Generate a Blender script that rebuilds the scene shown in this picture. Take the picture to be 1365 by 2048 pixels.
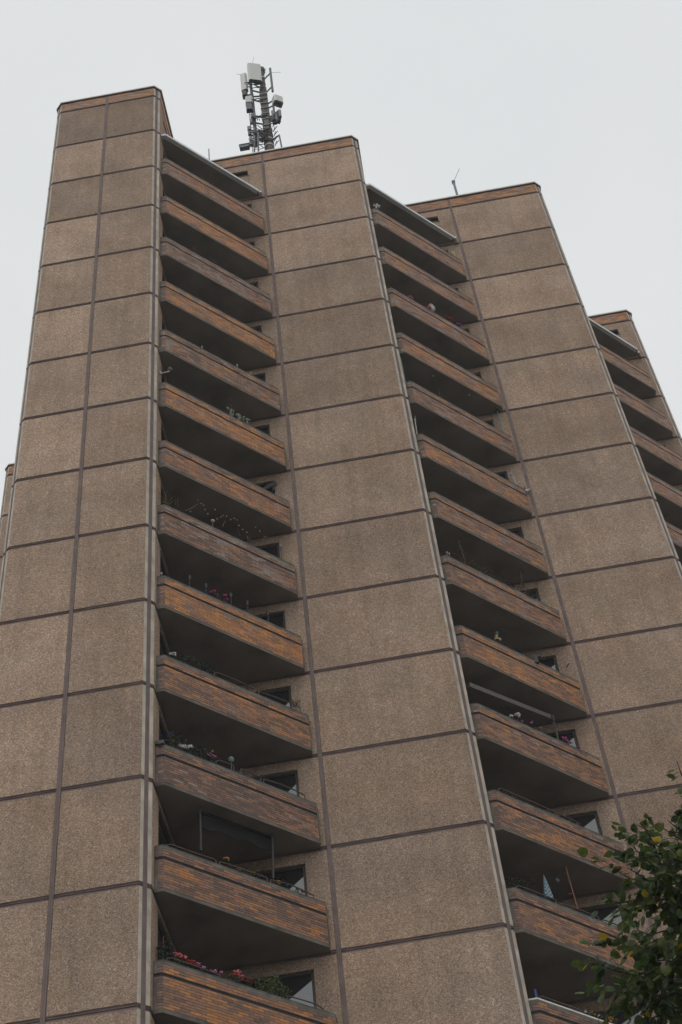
import bpy, bmesh, math, random
from mathutils import Vector, Matrix, noise
random.seed(7)
C = bpy.context.scene.collection
for o in list(bpy.data.objects): bpy.data.objects.remove(o)
SC = bpy.context.scene

# ------------------------------------------------------------------ camera, sky, sun, exposure
S = 2.8                       # one storey in metres; building units (x, y, z) are storeys, z = 0 at the joint under the roof band
ZC = -19.8157                 # camera height in building units (1.6 m above the ground)
def W(x, y, z): return Vector((x * S, y * S, (z - ZC) * S + 1.6))
CAM = W(2.3013, -9.0715, ZC)
ROT = (Matrix.Rotation(0.0533515, 3, 'Z') @ Matrix.Rotation(2.4285607, 3, 'X') @ Matrix.Rotation(-0.1300029, 3, 'Z'))
cd = bpy.data.cameras.new('camera'); cam = bpy.data.objects.new('camera', cd); C.objects.link(cam)
cam.matrix_world = Matrix.Translation(CAM) @ ROT.to_4x4()
cd.sensor_fit = 'VERTICAL'; cd.sensor_height = 36.0; cd.lens = 3049.87 / 2048 * 36.0
cd.clip_start = 0.1; cd.clip_end = 5000
SC.camera = cam

SUN_EL, SUN_AZ = math.radians(52), math.radians(205)
world = bpy.data.worlds.new('World'); SC.world = world; world.use_nodes = True
nt = world.node_tree; N = nt.nodes; L = nt.links
for n in list(N): N.remove(n)
wo = N.new('ShaderNodeOutputWorld'); bg = N.new('ShaderNodeBackground'); L.new(bg.outputs[0], wo.inputs[0])
sky = N.new('ShaderNodeTexSky'); sky.sky_type = 'NISHITA'; sky.sun_disc = False
sky.sun_elevation = SUN_EL; sky.sun_rotation = SUN_AZ
tc = N.new('ShaderNodeTexCoord'); nz = N.new('ShaderNodeTexNoise')
nz.inputs['Scale'].default_value = 1.6; nz.inputs['Detail'].default_value = 4; nz.inputs['Roughness'].default_value = 0.55
L.new(tc.outputs['Generated'], nz.inputs['Vector'])
cr = N.new('ShaderNodeValToRGB'); L.new(nz.outputs['Fac'], cr.inputs[0])
cr.color_ramp.elements[0].position = 0.3; cr.color_ramp.elements[0].color = (7.02, 7.24, 7.30, 1)
cr.color_ramp.elements[1].position = 0.7; cr.color_ramp.elements[1].color = (7.84, 7.88, 7.86, 1)
mx = N.new('ShaderNodeMix'); mx.data_type = 'RGBA'; mx.inputs['Factor'].default_value = 0.95   # cloud cover over the clear sky
L.new(sky.outputs[0], mx.inputs[6]); L.new(cr.outputs[0], mx.inputs[7])
L.new(mx.outputs[2], bg.inputs['Color']); bg.inputs['Strength'].default_value = 0.11

sl = bpy.data.lights.new('sun', 'SUN'); sun = bpy.data.objects.new('sun', sl); C.objects.link(sun)
sl.energy = 0.5; sl.angle = math.radians(25); sl.color = (1.0, 0.96, 0.9)
sd = Vector((math.sin(SUN_AZ) * math.cos(SUN_EL), math.cos(SUN_AZ) * math.cos(SUN_EL), math.sin(SUN_EL)))
sun.rotation_euler = sd.to_track_quat('Z', 'Y').to_euler()

vs = SC.view_settings; vs.view_transform = 'Standard'; vs.look = 'None'; vs.exposure = 0.0; vs.gamma = 1.0; vs.use_curve_mapping = False
HAZE = 0.0008
SC.cycles.max_bounces = 6; SC.cycles.diffuse_bounces = 4

# ------------------------------------------------------------------ helpers
def ray(u, v): return (ROT @ Vector(((u - 682.5) / 3049.87, (1024 - v) / 3049.87, -1.0))).normalized()
def on_plane(u, v, p, n):
    r = ray(u, v); return CAM + r * ((p - CAM).dot(n) / r.dot(n))
def at_dist(u, v, d): return CAM + ray(u, v) * d

class MB:
    """collects polygons (with a material slot and a tint each) and links them as one mesh object"""
    def __init__(s): s.v = []; s.f = []; s.m = []; s.t = []
    def face(s, pts, m=0, t=(1, 1, 1)):
        b = len(s.v); s.v += [tuple(p) for p in pts]; s.f.append(tuple(range(b, b + len(pts)))); s.m.append(m); s.t.append(t)
    def hexa(s, p, m=0, t=(1, 1, 1), skip=()):
        b = len(s.v); s.v += [tuple(q) for q in p]
        for i, f in enumerate(((0, 3, 2, 1), (4, 5, 6, 7), (0, 1, 5, 4), (1, 2, 6, 5), (2, 3, 7, 6), (3, 0, 4, 7))):
            if i in skip: continue
            s.f.append(tuple(b + j for j in f)); s.m.append(m); s.t.append(t)
    def box(s, c, sx, sy, sz, R=None, m=0, t=(1, 1, 1)):
        R = R or Matrix.Identity(3); c = Vector(c)
        s.hexa([c + R @ Vector((a * sx / 2, b * sy / 2, d * sz / 2)) for d in (-1, 1) for a, b in ((-1, -1), (1, -1), (1, 1), (-1, 1))], m, t)
    def prism(s, poly, z0, z1, m=0, t=(1, 1, 1)):
        n = len(poly); b = len(s.v)
        s.v += [(x, y, z0) for x, y in poly] + [(x, y, z1) for x, y in poly]
        s.f.append(tuple(reversed(range(b, b + n)))); s.f.append(tuple(range(b + n, b + 2 * n)))
        for i in range(n): j = (i + 1) % n; s.f.append((b + i, b + j, b + n + j, b + n + i))
        s.m += [m] * (n + 2); s.t += [t] * (n + 2)
    def tube(s, pts, r, n=6, m=0, t=(1, 1, 1), r1=None, cap=True):
        pts = [Vector(p) for p in pts]; K = len(pts); b = len(s.v)
        for i, p in enumerate(pts):
            d = (pts[min(i + 1, K - 1)] - pts[max(i - 1, 0)]).normalized()
            a = d.orthogonal().normalized() if i == 0 else (s_a - d * s_a.dot(d)).normalized()
            s_a = a; c = d.cross(a); rr = r if r1 is None else r + (r1 - r) * i / (K - 1)
            s.v += [tuple(p + (a * math.cos(q) + c * math.sin(q)) * rr) for q in (2 * math.pi * k / n for k in range(n))]
        for i in range(K - 1):
            for k in range(n):
                s.f.append((b + i * n + k, b + i * n + (k + 1) % n, b + (i + 1) * n + (k + 1) % n, b + (i + 1) * n + k)); s.m.append(m); s.t.append(t)
        if cap:
            s.f.append(tuple(reversed(range(b, b + n)))); s.f.append(tuple(range(b + (K - 1) * n, b + K * n))); s.m += [m, m]; s.t += [t, t]
    def ball(s, c, r, m=0, t=(1, 1, 1), squash=1.0, seg=7, rings=4):
        c = Vector(c); b = len(s.v)
        s.v.append(tuple(c + Vector((0, 0, r * squash))))
        for i in range(1, rings):
            a = math.pi * i / rings
            for k in range(seg):
                q = 2 * math.pi * k / seg
                s.v.append(tuple(c + Vector((r * math.sin(a) * math.cos(q), r * math.sin(a) * math.sin(q), r * squash * math.cos(a)))))
        s.v.append(tuple(c - Vector((0, 0, r * squash)))); e = len(s.v) - 1
        for k in range(seg):
            s.f.append((b, b + 1 + k, b + 1 + (k + 1) % seg)); s.m.append(m); s.t.append(t)
            for i in range(rings - 2):
                p = b + 1 + i * seg
                s.f.append((p + k, p + seg + k, p + seg + (k + 1) % seg, p + (k + 1) % seg)); s.m.append(m); s.t.append(t)
            p = b + 1 + (rings - 2) * seg
            s.f.append((p + k, e, p + (k + 1) % seg)); s.m.append(m); s.t.append(t)
    def mesh(s, name, mats):
        me = bpy.data.meshes.new(name); me.from_pydata(s.v, [], s.f)
        for m in (mats if isinstance(mats, (list, tuple)) else [mats]): me.materials.append(m)
        me.polygons.foreach_set('material_index', s.m)
        at = me.attributes.new('tint', 'FLOAT_COLOR', 'FACE')
        at.data.foreach_set('color', [c for t in s.t for c in (t[0], t[1], t[2], 1.0)])
        me.update(); return me
    def build(s, name, mats, parent=None, kind=None, smooth=False):
        me = s.mesh(name, mats)
        if smooth: me.polygons.foreach_set('use_smooth', [True] * len(me.polygons))
        return link(name, me, parent, kind)

def link(name, me, parent=None, kind=None):
    o = bpy.data.objects.new(name, me); C.objects.link(o)
    if parent: o.parent = parent; o.matrix_parent_inverse = Matrix.Translation(-parent.location) if parent.parent is None else Matrix.Identity(4)
    if kind: o['kind'] = kind
    return o
def thing(name, label, cat, loc=(0, 0, 0), group=None):
    o = bpy.data.objects.new(name, None); C.objects.link(o); o.location = loc; o.empty_display_size = 0.2
    return tag(o, label, cat, group)
def tag(o, label, cat, group=None):
    o['label'] = label; o['category'] = cat
    if group: o['group'] = group
    return o

# ------------------------------------------------------------------ materials
def newmat(name):
    m = bpy.data.materials.new(name); m.use_nodes = True
    return m, m.node_tree.nodes, m.node_tree.links, m.node_tree.nodes['Principled BSDF']
def simple(name, col, rough=0.7, metal=0.0, var=0.12, scale=6.0, spec=0.5, tint=False, bump=0.0, trans=0.0):
    m, n, l, p = newmat(name)
    p.inputs['Roughness'].default_value = rough; p.inputs['Metallic'].default_value = metal; p.inputs['Specular IOR Level'].default_value = spec
    g = n.new('ShaderNodeNewGeometry'); t = n.new('ShaderNodeTexNoise'); t.inputs['Scale'].default_value = scale; t.inputs['Detail'].default_value = 6
    l.new(g.outputs['Position'], t.inputs['Vector'])
    mr = n.new('ShaderNodeMapRange'); mr.inputs['To Min'].default_value = 1 - var * 1.6; mr.inputs['To Max'].default_value = 1 + var * 1.6
    mr.inputs['From Min'].default_value = 0.25; mr.inputs['From Max'].default_value = 0.75
    l.new(t.outputs['Fac'], mr.inputs['Value'])
    vm = n.new('ShaderNodeVectorMath'); vm.operation = 'SCALE'; l.new(mr.outputs[0], vm.inputs['Scale'])
    if tint:
        a = n.new('ShaderNodeAttribute'); a.attribute_name = 'tint'
        v2 = n.new('ShaderNodeVectorMath'); v2.operation = 'MULTIPLY'; v2.inputs[1].default_value = col
        l.new(a.outputs['Color'], v2.inputs[0]); l.new(v2.outputs[0], vm.inputs[0])
    else: vm.inputs[0].default_value = col
    l.new(vm.outputs[0], p.inputs['Base Color'])
    if bump:
        b = n.new('ShaderNodeBump'); b.inputs['Strength'].default_value = bump; b.inputs['Distance'].default_value = 0.02
        l.new(t.outputs['Fac'], b.inputs['Height']); l.new(b.outputs[0], p.inputs['Normal'])
    if trans:
        tr = n.new('ShaderNodeBsdfTranslucent'); l.new(vm.outputs[0], tr.inputs['Color'])
        ms = n.new('ShaderNodeMixShader'); ms.inputs[0].default_value = trans
        l.new(p.outputs[0], ms.inputs[1]); l.new(tr.outputs[0], ms.inputs[2])
        l.new(ms.outputs[0], n['Material Output'].inputs['Surface'])
    return m

def pebble_material():
    m, n, l, p = newmat('exposed_aggregate'); p.inputs['Roughness'].default_value = 0.95; p.inputs['Specular IOR Level'].default_value = 0.2
    g = n.new('ShaderNodeNewGeometry'); oi = n.new('ShaderNodeObjectInfo')
    def tex(scale, detail=2, rough=0.5, vec=None):
        t = n.new('ShaderNodeTexNoise'); t.inputs['Scale'].default_value = scale; t.inputs['Detail'].default_value = detail; t.inputs['Roughness'].default_value = rough
        l.new(vec or g.outputs['Position'], t.inputs['Vector']); return t.outputs['Fac']
    def rng(v, a, b, c, d):
        r = n.new('ShaderNodeMapRange'); l.new(v, r.inputs['Value'])
        for k, x in zip(('From Min', 'From Max', 'To Min', 'To Max'), (a, b, c, d)): r.inputs[k].default_value = x
        return r.outputs[0]
    def mul(a, b):
        r = n.new('ShaderNodeMath'); r.operation = 'MULTIPLY'; l.new(a, r.inputs[0])
        if isinstance(b, float): r.inputs[1].default_value = b
        else: l.new(b, r.inputs[1])
        return r.outputs[0]
    vo = n.new('ShaderNodeTexVoronoi'); vo.inputs['Scale'].default_value = 48; l.new(g.outputs['Position'], vo.inputs['Vector'])
    sep = n.new('ShaderNodeSeparateColor'); l.new(vo.outputs['Color'], sep.inputs[0])
    ramp = n.new('ShaderNodeValToRGB'); l.new(sep.outputs[0], ramp.inputs[0])
    e = ramp.color_ramp.elements; e[0].position = 0.0; e[0].color = (0.185, 0.142, 0.115, 1); e[1].position = 1.0; e[1].color = (0.53, 0.425, 0.345, 1)
    for pos, col in ((0.3, (0.285, 0.212, 0.167, 1)), (0.62, (0.345, 0.26, 0.205, 1)), (0.85, (0.41, 0.30, 0.225, 1))):
        x = ramp.color_ramp.elements.new(pos); x.color = col
    grain = rng(tex(30, 3, 0.75), 0.3, 0.7, 0.86, 1.14)
    cloud = rng(tex(0.55, 6, 0.62), 0.32, 0.70, 1.14, 0.80)
    mp = n.new('ShaderNodeMapping'); mp.inputs['Scale'].default_value = (2.2, 2.2, 0.16); l.new(g.outputs['Position'], mp.inputs['Vector'])
    streak = rng(tex(1.5, 6, 0.66, mp.outputs[0]), 0.44, 0.70, 1.02, 0.86)
    so = n.new('ShaderNodeSeparateColor'); l.new(oi.outputs['Color'], so.inputs[0]); pan = mul(rng(oi.outputs["Random"], 0, 1, 1.12, 1.26), so.outputs[0])   # panels' own tones, plus the top storeys' stronger light worked into the colour
    tot = mul(mul(mul(grain, cloud), streak), pan)
    hue = n.new('ShaderNodeMix'); hue.data_type = 'RGBA'; l.new(rng(tex(0.5, 3), 0.3, 0.7, 0, 1), hue.inputs['Factor'])
    hue.inputs[6].default_value = (1.0, 0.985, 0.97, 1); hue.inputs[7].default_value = (1.02, 0.95, 0.87, 1)
    sc = n.new('ShaderNodeVectorMath'); sc.operation = 'SCALE'; l.new(ramp.outputs[0], sc.inputs[0]); l.new(tot, sc.inputs['Scale'])
    m2 = n.new('ShaderNodeVectorMath'); m2.operation = 'MULTIPLY'; l.new(sc.outputs[0], m2.inputs[0]); l.new(hue.outputs[2], m2.inputs[1])
    l.new(m2.outputs[0], p.inputs['Base Color'])
    b = n.new('ShaderNodeBump'); b.inputs['Strength'].default_value = 0.5; b.inputs['Distance'].default_value = 0.012; b.invert = True
    l.new(vo.outputs['Distance'], b.inputs['Height']); l.new(b.outputs[0], p.inputs['Normal'])
    return m

M_PEB = pebble_material()
M_JOINT = simple('mauve_sealant', (0.175, 0.125, 0.115), 0.75, var=0.16, scale=3.0, bump=0.15)
M_LIGHT = simple('pale_concrete', (0.53, 0.465, 0.385), 0.85, var=0.22, scale=2.2, bump=0.1)
M_LIP = simple('slab_edge_concrete', (0.15, 0.135, 0.11), 0.85, var=0.3, scale=3.0)
M_SLAB = simple('painted_soffit_concrete', (0.23, 0.20, 0.178), 0.8, var=0.22, scale=0.9)
M_COPE = simple('weathered_coping_concrete', (0.17, 0.155, 0.135), 0.85, var=0.3, scale=4.0, bump=0.1)
M_MORTAR = simple('mortar', (0.26, 0.235, 0.215), 0.9, var=0.3, scale=2.5)
M_BRICK = simple('clinker_brick', (1.14, 1.09, 1.05), 0.6, var=0.14, scale=14, tint=True, spec=0.3)
M_DARK = simple('dark_recess', (0.03, 0.03, 0.03), 0.6)
M_WHITEM = simple('white_sheet_metal', (0.74, 0.72, 0.66), 0.45, var=0.05)
M_GREYM = simple('grey_sheet_metal', (0.66, 0.70, 0.72), 0.4, var=0.10, scale=2)
M_FRAME = simple('dark_window_frame', (0.045, 0.04, 0.038), 0.5)
M_JAMB = simple('beige_window_frame', (0.17, 0.15, 0.13), 0.5)
M_CORE = simple('inner_wall_plaster', (0.12, 0.105, 0.095), 0.9)
M_RAIL = simple('brown_painted_rail', (0.07, 0.042, 0.034), 0.45)
M_LOUV = simple('louvre_metal', (0.05, 0.05, 0.05), 0.5)
def glass():
    m, n, l, p = newmat('window_glass'); p.inputs['Base Color'].default_value = (0.012, 0.014, 0.017, 1)
    p.inputs['Roughness'].default_value = 0.04; p.inputs['Specular IOR Level'].default_value = 0.5; p.inputs['IOR'].default_value = 2.4
    return m
M_GLASS = glass()

# ------------------------------------------------------------------ ground
gm, gn, gl, gp = newmat('ground'); gp.inputs['Roughness'].default_value = 0.95
t1 = gn.new('ShaderNodeTexNoise'); t1.inputs['Scale'].default_value = 0.25; t1.inputs['Detail'].default_value = 8
g1 = gn.new('ShaderNodeNewGeometry'); gl.new(g1.outputs['Position'], t1.inputs['Vector'])
r1 = gn.new('ShaderNodeValToRGB'); gl.new(t1.outputs['Fac'], r1.inputs[0]); gl.new(r1.outputs[0], gp.inputs['Base Color'])
r1.color_ramp.elements[0].position = 0.35; r1.color_ramp.elements[0].color = (0.045, 0.048, 0.036, 1)
r1.color_ramp.elements[1].position = 0.65; r1.color_ramp.elements[1].color = (0.085, 0.08, 0.065, 1)
b = MB(); b.face([(-1500, -1500, 0), (1500, -1500, 0), (1500, 1500, 0), (-1500, 1500, 0)]); b.build('ground', gm, kind='structure')
b = MB(); b.prism([(-40, -32), (60, -32), (60, -20), (-40, -20)], 0.004, 0.12)
b.build('pavement', simple('paving_concrete', (0.2, 0.19, 0.18), 0.9, scale=1.5), kind='structure')

# ------------------------------------------------------------------ the tower
tower = thing('apartment_tower', 'tall stepped brown pebble-dash tower block with brick-fronted triangular balconies', 'apartment building', W(1.3, 1.3, ZC) - Vector((0, 0, 1.6)))
H0 = 1.0178
def zk(k): return 0.0 if k == 0 else -H0 - (k - 1)
Y = [0.0, 1.2742, 2.5456]; XR = [0.0, 2.5925, 5.1643]; XS = [-0.6574, 1.286, 3.8714]; XAL = -1.306
YD, XD, YW, XW0 = 5.115, 6.4667, 6.03, -3.862
CH = 0.0745; GZ = ZC - 1.6 / S; NK = 16; JW = 0.019; VW = 0.018

class Frame:
    """a vertical face: origin, direction along it (seen from outside: left to right), outward normal"""
    def __init__(s, x, y, ux, uy):
        q = math.hypot(ux, uy); s.o = (x, y); s.u = (ux / q, uy / q); s.n = (uy / q, -ux / q)
    def p(s, a, d, z): return W(s.o[0] + s.u[0] * a + s.n[0] * d, s.o[1] + s.u[1] * a + s.n[1] * d, z)
    def box(s, mb, a0, a1, z0, z1, d0, d1, m=0, t=(1, 1, 1), skip=()):
        mb.hexa([s.p(a, d, z) for z in (z0, z1) for a, d in ((a0, d1), (a1, d1), (a1, d0), (a0, d0))], m, t, skip)
    def slab(s, mb, a0, a1, z0, z1, d0=-0.05, c=0.004, m=0):       # a panel with chamfered front edges
        P = [s.p(a, 0, z) for a, z in ((a0 + c, z0 + c), (a1 - c, z0 + c), (a1 - c, z1 - c), (a0 + c, z1 - c))]
        Q = [s.p(a, -c, z) for a, z in ((a0, z0), (a1, z0), (a1, z1), (a0, z1))]
        B = [s.p(a, d0, z) for a, z in ((a0, z0), (a1, z0), (a1, z1), (a0, z1))]
        mb.face(P, m)
        for i in range(4): j = (i + 1) % 4; mb.face([Q[i], Q[j], P[j], P[i]], m); mb.face([B[i], B[j], Q[j], Q[i]], m)

FA = Frame(0, Y[0], 1, 0); FB = Frame(0, Y[1], 1, 0); FC = Frame(0, Y[2], 1, 0); FD = Frame(0, YD, 1, 0); FW = Frame(0, YW, 1, 0)
JZ = JW
def joint_run(fr, a0, a1, z, name='joint_strip'):
    """hand-smeared sealant in a horizontal joint: a shallow groove with wavy lips that lap onto the panels"""
    n = max(2, int(abs(a1 - a0) / 0.05)); mb = MB(); rows = []
    for i in range(n + 1):
        a = a0 + (a1 - a0) * i / n; w = [(noise.noise(Vector((a * 9 + fr.o[1] * 7, z * 13, q * 5.3))) * 0.0065) for q in (0, 1)]
        rows.append([fr.p(a, d, z + v) for v, d in ((-0.0235 + w[0], 0.0012), (-0.014, -0.007), (-0.003, -0.009), (0.0, -0.0025), (0.003, -0.009), (0.014, -0.007), (0.0225 + w[1], 0.0012))])
    for i in range(n):
        for j in range(6): mb.face([rows[i][j], rows[i + 1][j], rows[i + 1][j + 1], rows[i][j + 1]])
    return mb.build(name, M_JOINT, tower)
def vjoint(fr, a, z0, z1, w=VW, name='vertical_joint', d=0.0016):
    n = max(2, int((z1 - z0) / 0.06)); mb = MB(); rows = []
    for i in range(n + 1):
        z = z0 + (z1 - z0) * i / n; e = [noise.noise(Vector((a * 9, z * 10, q * 4.7 + fr.o[0]))) * 0.0042 for q in (0, 1)]
        rows.append([fr.p(a + v, dd, z) for v, dd in ((-w + e[0], d - 0.002), (-w + 0.004, d), (-0.002, d), (0, d - 0.002), (0.002, d), (w - 0.004, d), (w + e[1], d - 0.002))])
    for i in range(n):
        for j in range(6): mb.face([rows[i][j], rows[i][j + 1], rows[i + 1][j + 1], rows[i + 1][j]])
    return mb.build(name, M_JOINT, tower)
def panels(fr, a0, a1, ks, top=None):
    for k in ks:
        mb = MB(); fr.slab(mb, a0, a1, zk(k + 1) + JZ, zk(k) - JZ); o = mb.build('concrete_panel', M_PEB, tower)
        q = top[k] if top and k < len(top) else 1.0; o.color = (q, q, q, 1)
def lower_wall(fr, a0, a1, k):
    mb = MB(); fr.slab(mb, a0, a1, GZ, zk(k) - JZ); mb.build('lower_wall', M_PEB, tower)

# brick colours: (weight of orange) per balcony
PAL = [(0.50, 0.235, 0.088), (0.41, 0.20, 0.09), (0.345, 0.18, 0.10), (0.285, 0.16, 0.105), (0.26, 0.152, 0.105), (0.215, 0.134, 0.102), (0.165, 0.108, 0.09), (0.30, 0.235, 0.205)]
def brick_tint(orange, pale, a, z, salt):
    f = 0.5 + 0.30 * noise.noise(Vector((a * 3.1 + salt, z * 11 + salt * 1.7, salt))) + random.uniform(-0.42, 0.42) + (orange - 0.5) * 1.05
    if random.random() < pale * max(0, 0.4 + noise.noise(Vector((a * 4 + salt * 3, z * 6, 3)))): c = PAL[7]
    else: c = PAL[min(6, max(0, int((1 - f) * 7)))]
    g = random.uniform(0.9, 1.1); return (c[0] * g, c[1] * g, c[2] * g)
CO = 0.0232                                                   # a course, 65 mm
def bricks(fr, a0, a1, z0, rows, orange, pale, salt, mb, single=None, blen=0.0893, d1=0.0016, d0=-0.008, keep=None):
    jh, jv = 0.0034, 0.0034
    for r in range(rows):
        a = a0 - (blen / 2 if r % 2 else 0)
        while a < a1 - 0.004:
            x0, x1 = max(a, a0), min(a + blen, a1); a += blen
            if x1 - x0 < 0.012: continue
            z = z0 + r * CO; t = brick_tint(orange, pale, x0, z, salt); dd = d1 + random.uniform(-0.0005, 0.0006)
            box = (x0 + jv / 2, x1 - jv / 2, z + jh / 2, z + CO - jh / 2)
            if single is not None: single.append((fr, box, dd, t))
            else: fr.box(mb, *box, d0, dd, 0, t, skip=(4,))

def fascia(fr, a0, a1, salt, gaps=()):
    """the brick band under the roof edge"""
    mb = MB(); fr.slab(mb, a0, a1, JZ, 0.243, -0.06, 0.002, 1)
    bricks(fr, a0 + 0.002, a1 - 0.002, JZ + 0.006, 10, 0.62, 0.25, salt, mb)
    mb.build('roof_brick_band', [M_BRICK, M_MORTAR], tower, 'stuff')
def cap_run(segs):
    """roof edge: dark drip profile with a white metal flashing above"""
    mb = MB()
    for (x0, y0), (x1, y1) in segs:
        fr = Frame(x0, y0, x1 - x0, y1 - y0); ln = math.hypot(x1 - x0, y1 - y0)
        fr.box(mb, -0.004, ln + 0.004, 0.243, 0.258, -0.10, 0.012, 0); fr.box(mb, -0.008, ln + 0.008, 0.2585, 0.285, -0.12, 0.022, 1)
    return mb.build('roof_edge_flashing', [M_DARK, M_WHITEM], tower)

def edge_strip(fr, ks, right=True):
    """45 degree corner: two pale concrete bands each storey, a mauve joint between them, down the whole height"""
    ln = CH * math.sqrt(2)
    for k in ks:
        mb = MB(); z0, z1 = (zk(k + 1) + JZ, zk(k) - JZ) if k >= 0 else (JZ, 0.243)
        fr.slab(mb, 0.001, ln * 0.29, z0, z1, -0.03, 0.002); fr.slab(mb, ln * 0.65, ln - 0.001, z0, z1, -0.03, 0.002)
        mb.build('corner_strip', M_LIGHT, tower)
    vjoint(fr, ln * 0.47, zk(max(ks) + 1), 0.243, ln * 0.185, 'corner_joint', 0.0005)
    for k in range(0, max(ks) + 2): joint_run(fr, 0, ln, zk(k))

KS = range(0, NK)
# front faces
ca, cs = CH, CH
def face_block(fr, x0, xs, xr, holes):
    pass
panels(FA, XAL, XS[0] - VW, KS, [.84, 1.18, .90, 1.30, 1.04, 1.20, 1.12, 1.24, 1.10, 1.12, 1.20, 1.10, 1.06, 1.04]); panels(FA, XS[0] + VW, -0.002, KS, [.80, 1.08, 1.0, .96, 1.04, 1.06, 1.05, 1.0, 1.04, 1.0, 1.0, .95, .97])
panels(FB, XS[1] + VW, XR[1] - 0.002, KS, [1.20, 1.10, 1.14, 1.02, .90, .93, 1.0, 1.02, .98, .97, .98, .95, 1.0, .98]); panels(FC, XS[2] + VW, XR[2] - 0.002, KS, [1.18, .96, 1.18, 1.08, 1.08, .98, 1.02, 1.05, .98, .97, .92, .88, .85])  # first values raised: brighter light on the upper storeys painted into panel tones
for fr, a0, a1, sgn in ((FA, XAL, 0, 1.0), (FB, CH, XR[1], 2.0), (FC, XR[1] + CH, XR[2], 3.0), (FD, XR[2] + CH, XD, 4.0), (FW, XW0, XAL - CH, 5.0)):
    for k in range(0, NK + 1): joint_run(fr, a0, a1, zk(k))
    lower_wall(fr, a0, a1, NK)
    fascia(fr, a0, a1, sgn)
panels(FW, XW0, XAL - CH, KS, [1.1, 1.0, 1.05])
for fr, a in ((FA, XS[0]), (FB, XS[1]), (FC, XS[2])): vjoint(fr, a, zk(NK), 0.243, d=0.0034)
# corners
for x, y, n in ((XR[0], Y[0], NK), (XR[1], Y[1], NK), (XR[2], Y[2], NK), (XD, YD, NK)):
    edge_strip(Frame(x, y, 1, 1), range(-1, n))
for x, y in ((XAL, Y[0]), (XW0, YW)):
    edge_strip(Frame(x - CH, y + CH, 1, -1), range(-1, NK))
# roof edges
cap_run([((XAL - CH, YW), (XAL - CH, CH)), ((XAL - CH, CH), (XAL, 0)), ((XAL, 0), (0, 0)), ((0, 0), (CH, CH)), ((CH, CH), (CH, Y[1]))])
cap_run([((CH, Y[1]), (XR[1], Y[1])), ((XR[1], Y[1]), (XR[1] + CH, Y[1] + CH)), ((XR[1] + CH, Y[1] + CH), (XR[1] + CH, Y[2]))])
cap_run([((XR[1] + CH, Y[2]), (XR[2], Y[2])), ((XR[2], Y[2]), (XR[2] + CH, Y[2] + CH)), ((XR[2] + CH, Y[2] + CH), (XR[2] + CH, YD))])
cap_run([((XR[2] + CH, YD), (XD, YD)), ((XD, YD), (XD + CH, YD + CH)), ((XD + CH, YD + CH), (XD + CH, YD + 4))])
cap_run([((XW0 - CH, YW + 4), (XW0 - CH, YW + CH)), ((XW0 - CH, YW + CH), (XW0, YW)), ((XW0, YW), (XAL - CH, YW))])
# plain side and back mass behind the panels
mb = MB(); I = 0.045
def mass(x0, x1, y0, y1, z1=0.2):
    mb.hexa([W(x, y, z) for z in (GZ, z1) for x, y in ((x0, y0), (x1, y0), (x1, y1), (x0, y1))])
mass(XAL - CH + I, CH - I, CH + I, 8.9); mass(XAL, -0.02, I, CH + I + .01, 0.19)
mass(CH - I, XR[1] + CH - I, Y[1] + 0.16, 8.91, 0.199); mass(XS[1] - 0.03, XR[1] - 0.02, Y[1] + I, Y[1] + 0.17, 0.189)
mass(XR[1] + CH - I, XR[2] + CH - I, Y[2] + 0.16, 8.92, 0.198); mass(XS[2] - 0.03, XR[2] - 0.02, Y[2] + I, Y[2] + 0.17, 0.188)
mass(XR[2] + CH - I, XD + CH - I, YD + 0.16, 8.93, 0.197); mass(XD - 0.08, XD - 0.01, YD + I, YD + 0.17, 0.187)
mass(XW0 - CH + I, XAL - CH + I, YW + CH + I, 8.94, 0.196); mass(XW0, XAL - CH, YW + I, YW + CH + I + .01, 0.186)
mb.build('inner_wall', M_CORE, tower)

# ------------------------------------------------------------------ the recesses: back walls, windows, side walls, balconies, canopy
class Recess:
    def __init__(s, x, y, yn, off):         # x, y: the balcony line passes through this corner; yn: plane of the back wall
        s.x, s.y, s.yn, s.wx = x, y, yn, x + CH
        s.l = (x + 0.146, y + 0.146); s.r = (x + 1.222, y + 1.222 - off); s.rb = (s.r[0], yn - 0.001)
        s.front = Frame(s.l[0], s.l[1], s.r[0] - s.l[0], s.r[1] - s.l[1]); s.len = math.hypot(s.r[0] - s.l[0], s.r[1] - s.l[1])
        s.ret = Frame(s.wx, s.l[1], 1, 0); s.retlen = s.l[0] - s.wx
        s.back = Frame(s.wx, yn, 1, 0)
        s.side = Frame(s.wx, s.y + CH, 0, 1)   # side wall of the block on the left
R1 = Recess(XR[0], Y[0], Y[1], 0.012); R2 = Recess(XR[1], Y[1], Y[2], 0.012); R3 = Recess(5.175, 3.80, YD, 0.012)
SINGLES = []
def window(fr, a0, a1, z0, z1, depth):
    f = MB(); w = 0.018
    for q in ((a0, a1, z0, z0 + w), (a0, a1, z1 - w, z1), (a0, a0 + w, z0 + w, z1 - w), (a1 - w * 1.3, a1, z0 + w, z1 - w), ((a0 + a1) / 2 - w, (a0 + a1) / 2 + w, z0 + w, z1 - w)):
        fr.box(f, *q, -depth - 0.02, -depth + 0.012)
    fo = f.build('window', M_FRAME, tower)
    g = MB(); g.face([fr.p(a, -depth - 0.004, z) for a, z in ((a0 + w, z0 + w), (a1 - w, z0 + w), (a1 - w, z1 - w), (a0 + w, z1 - w))])
    g.build('pane', M_GLASS, fo)
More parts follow.
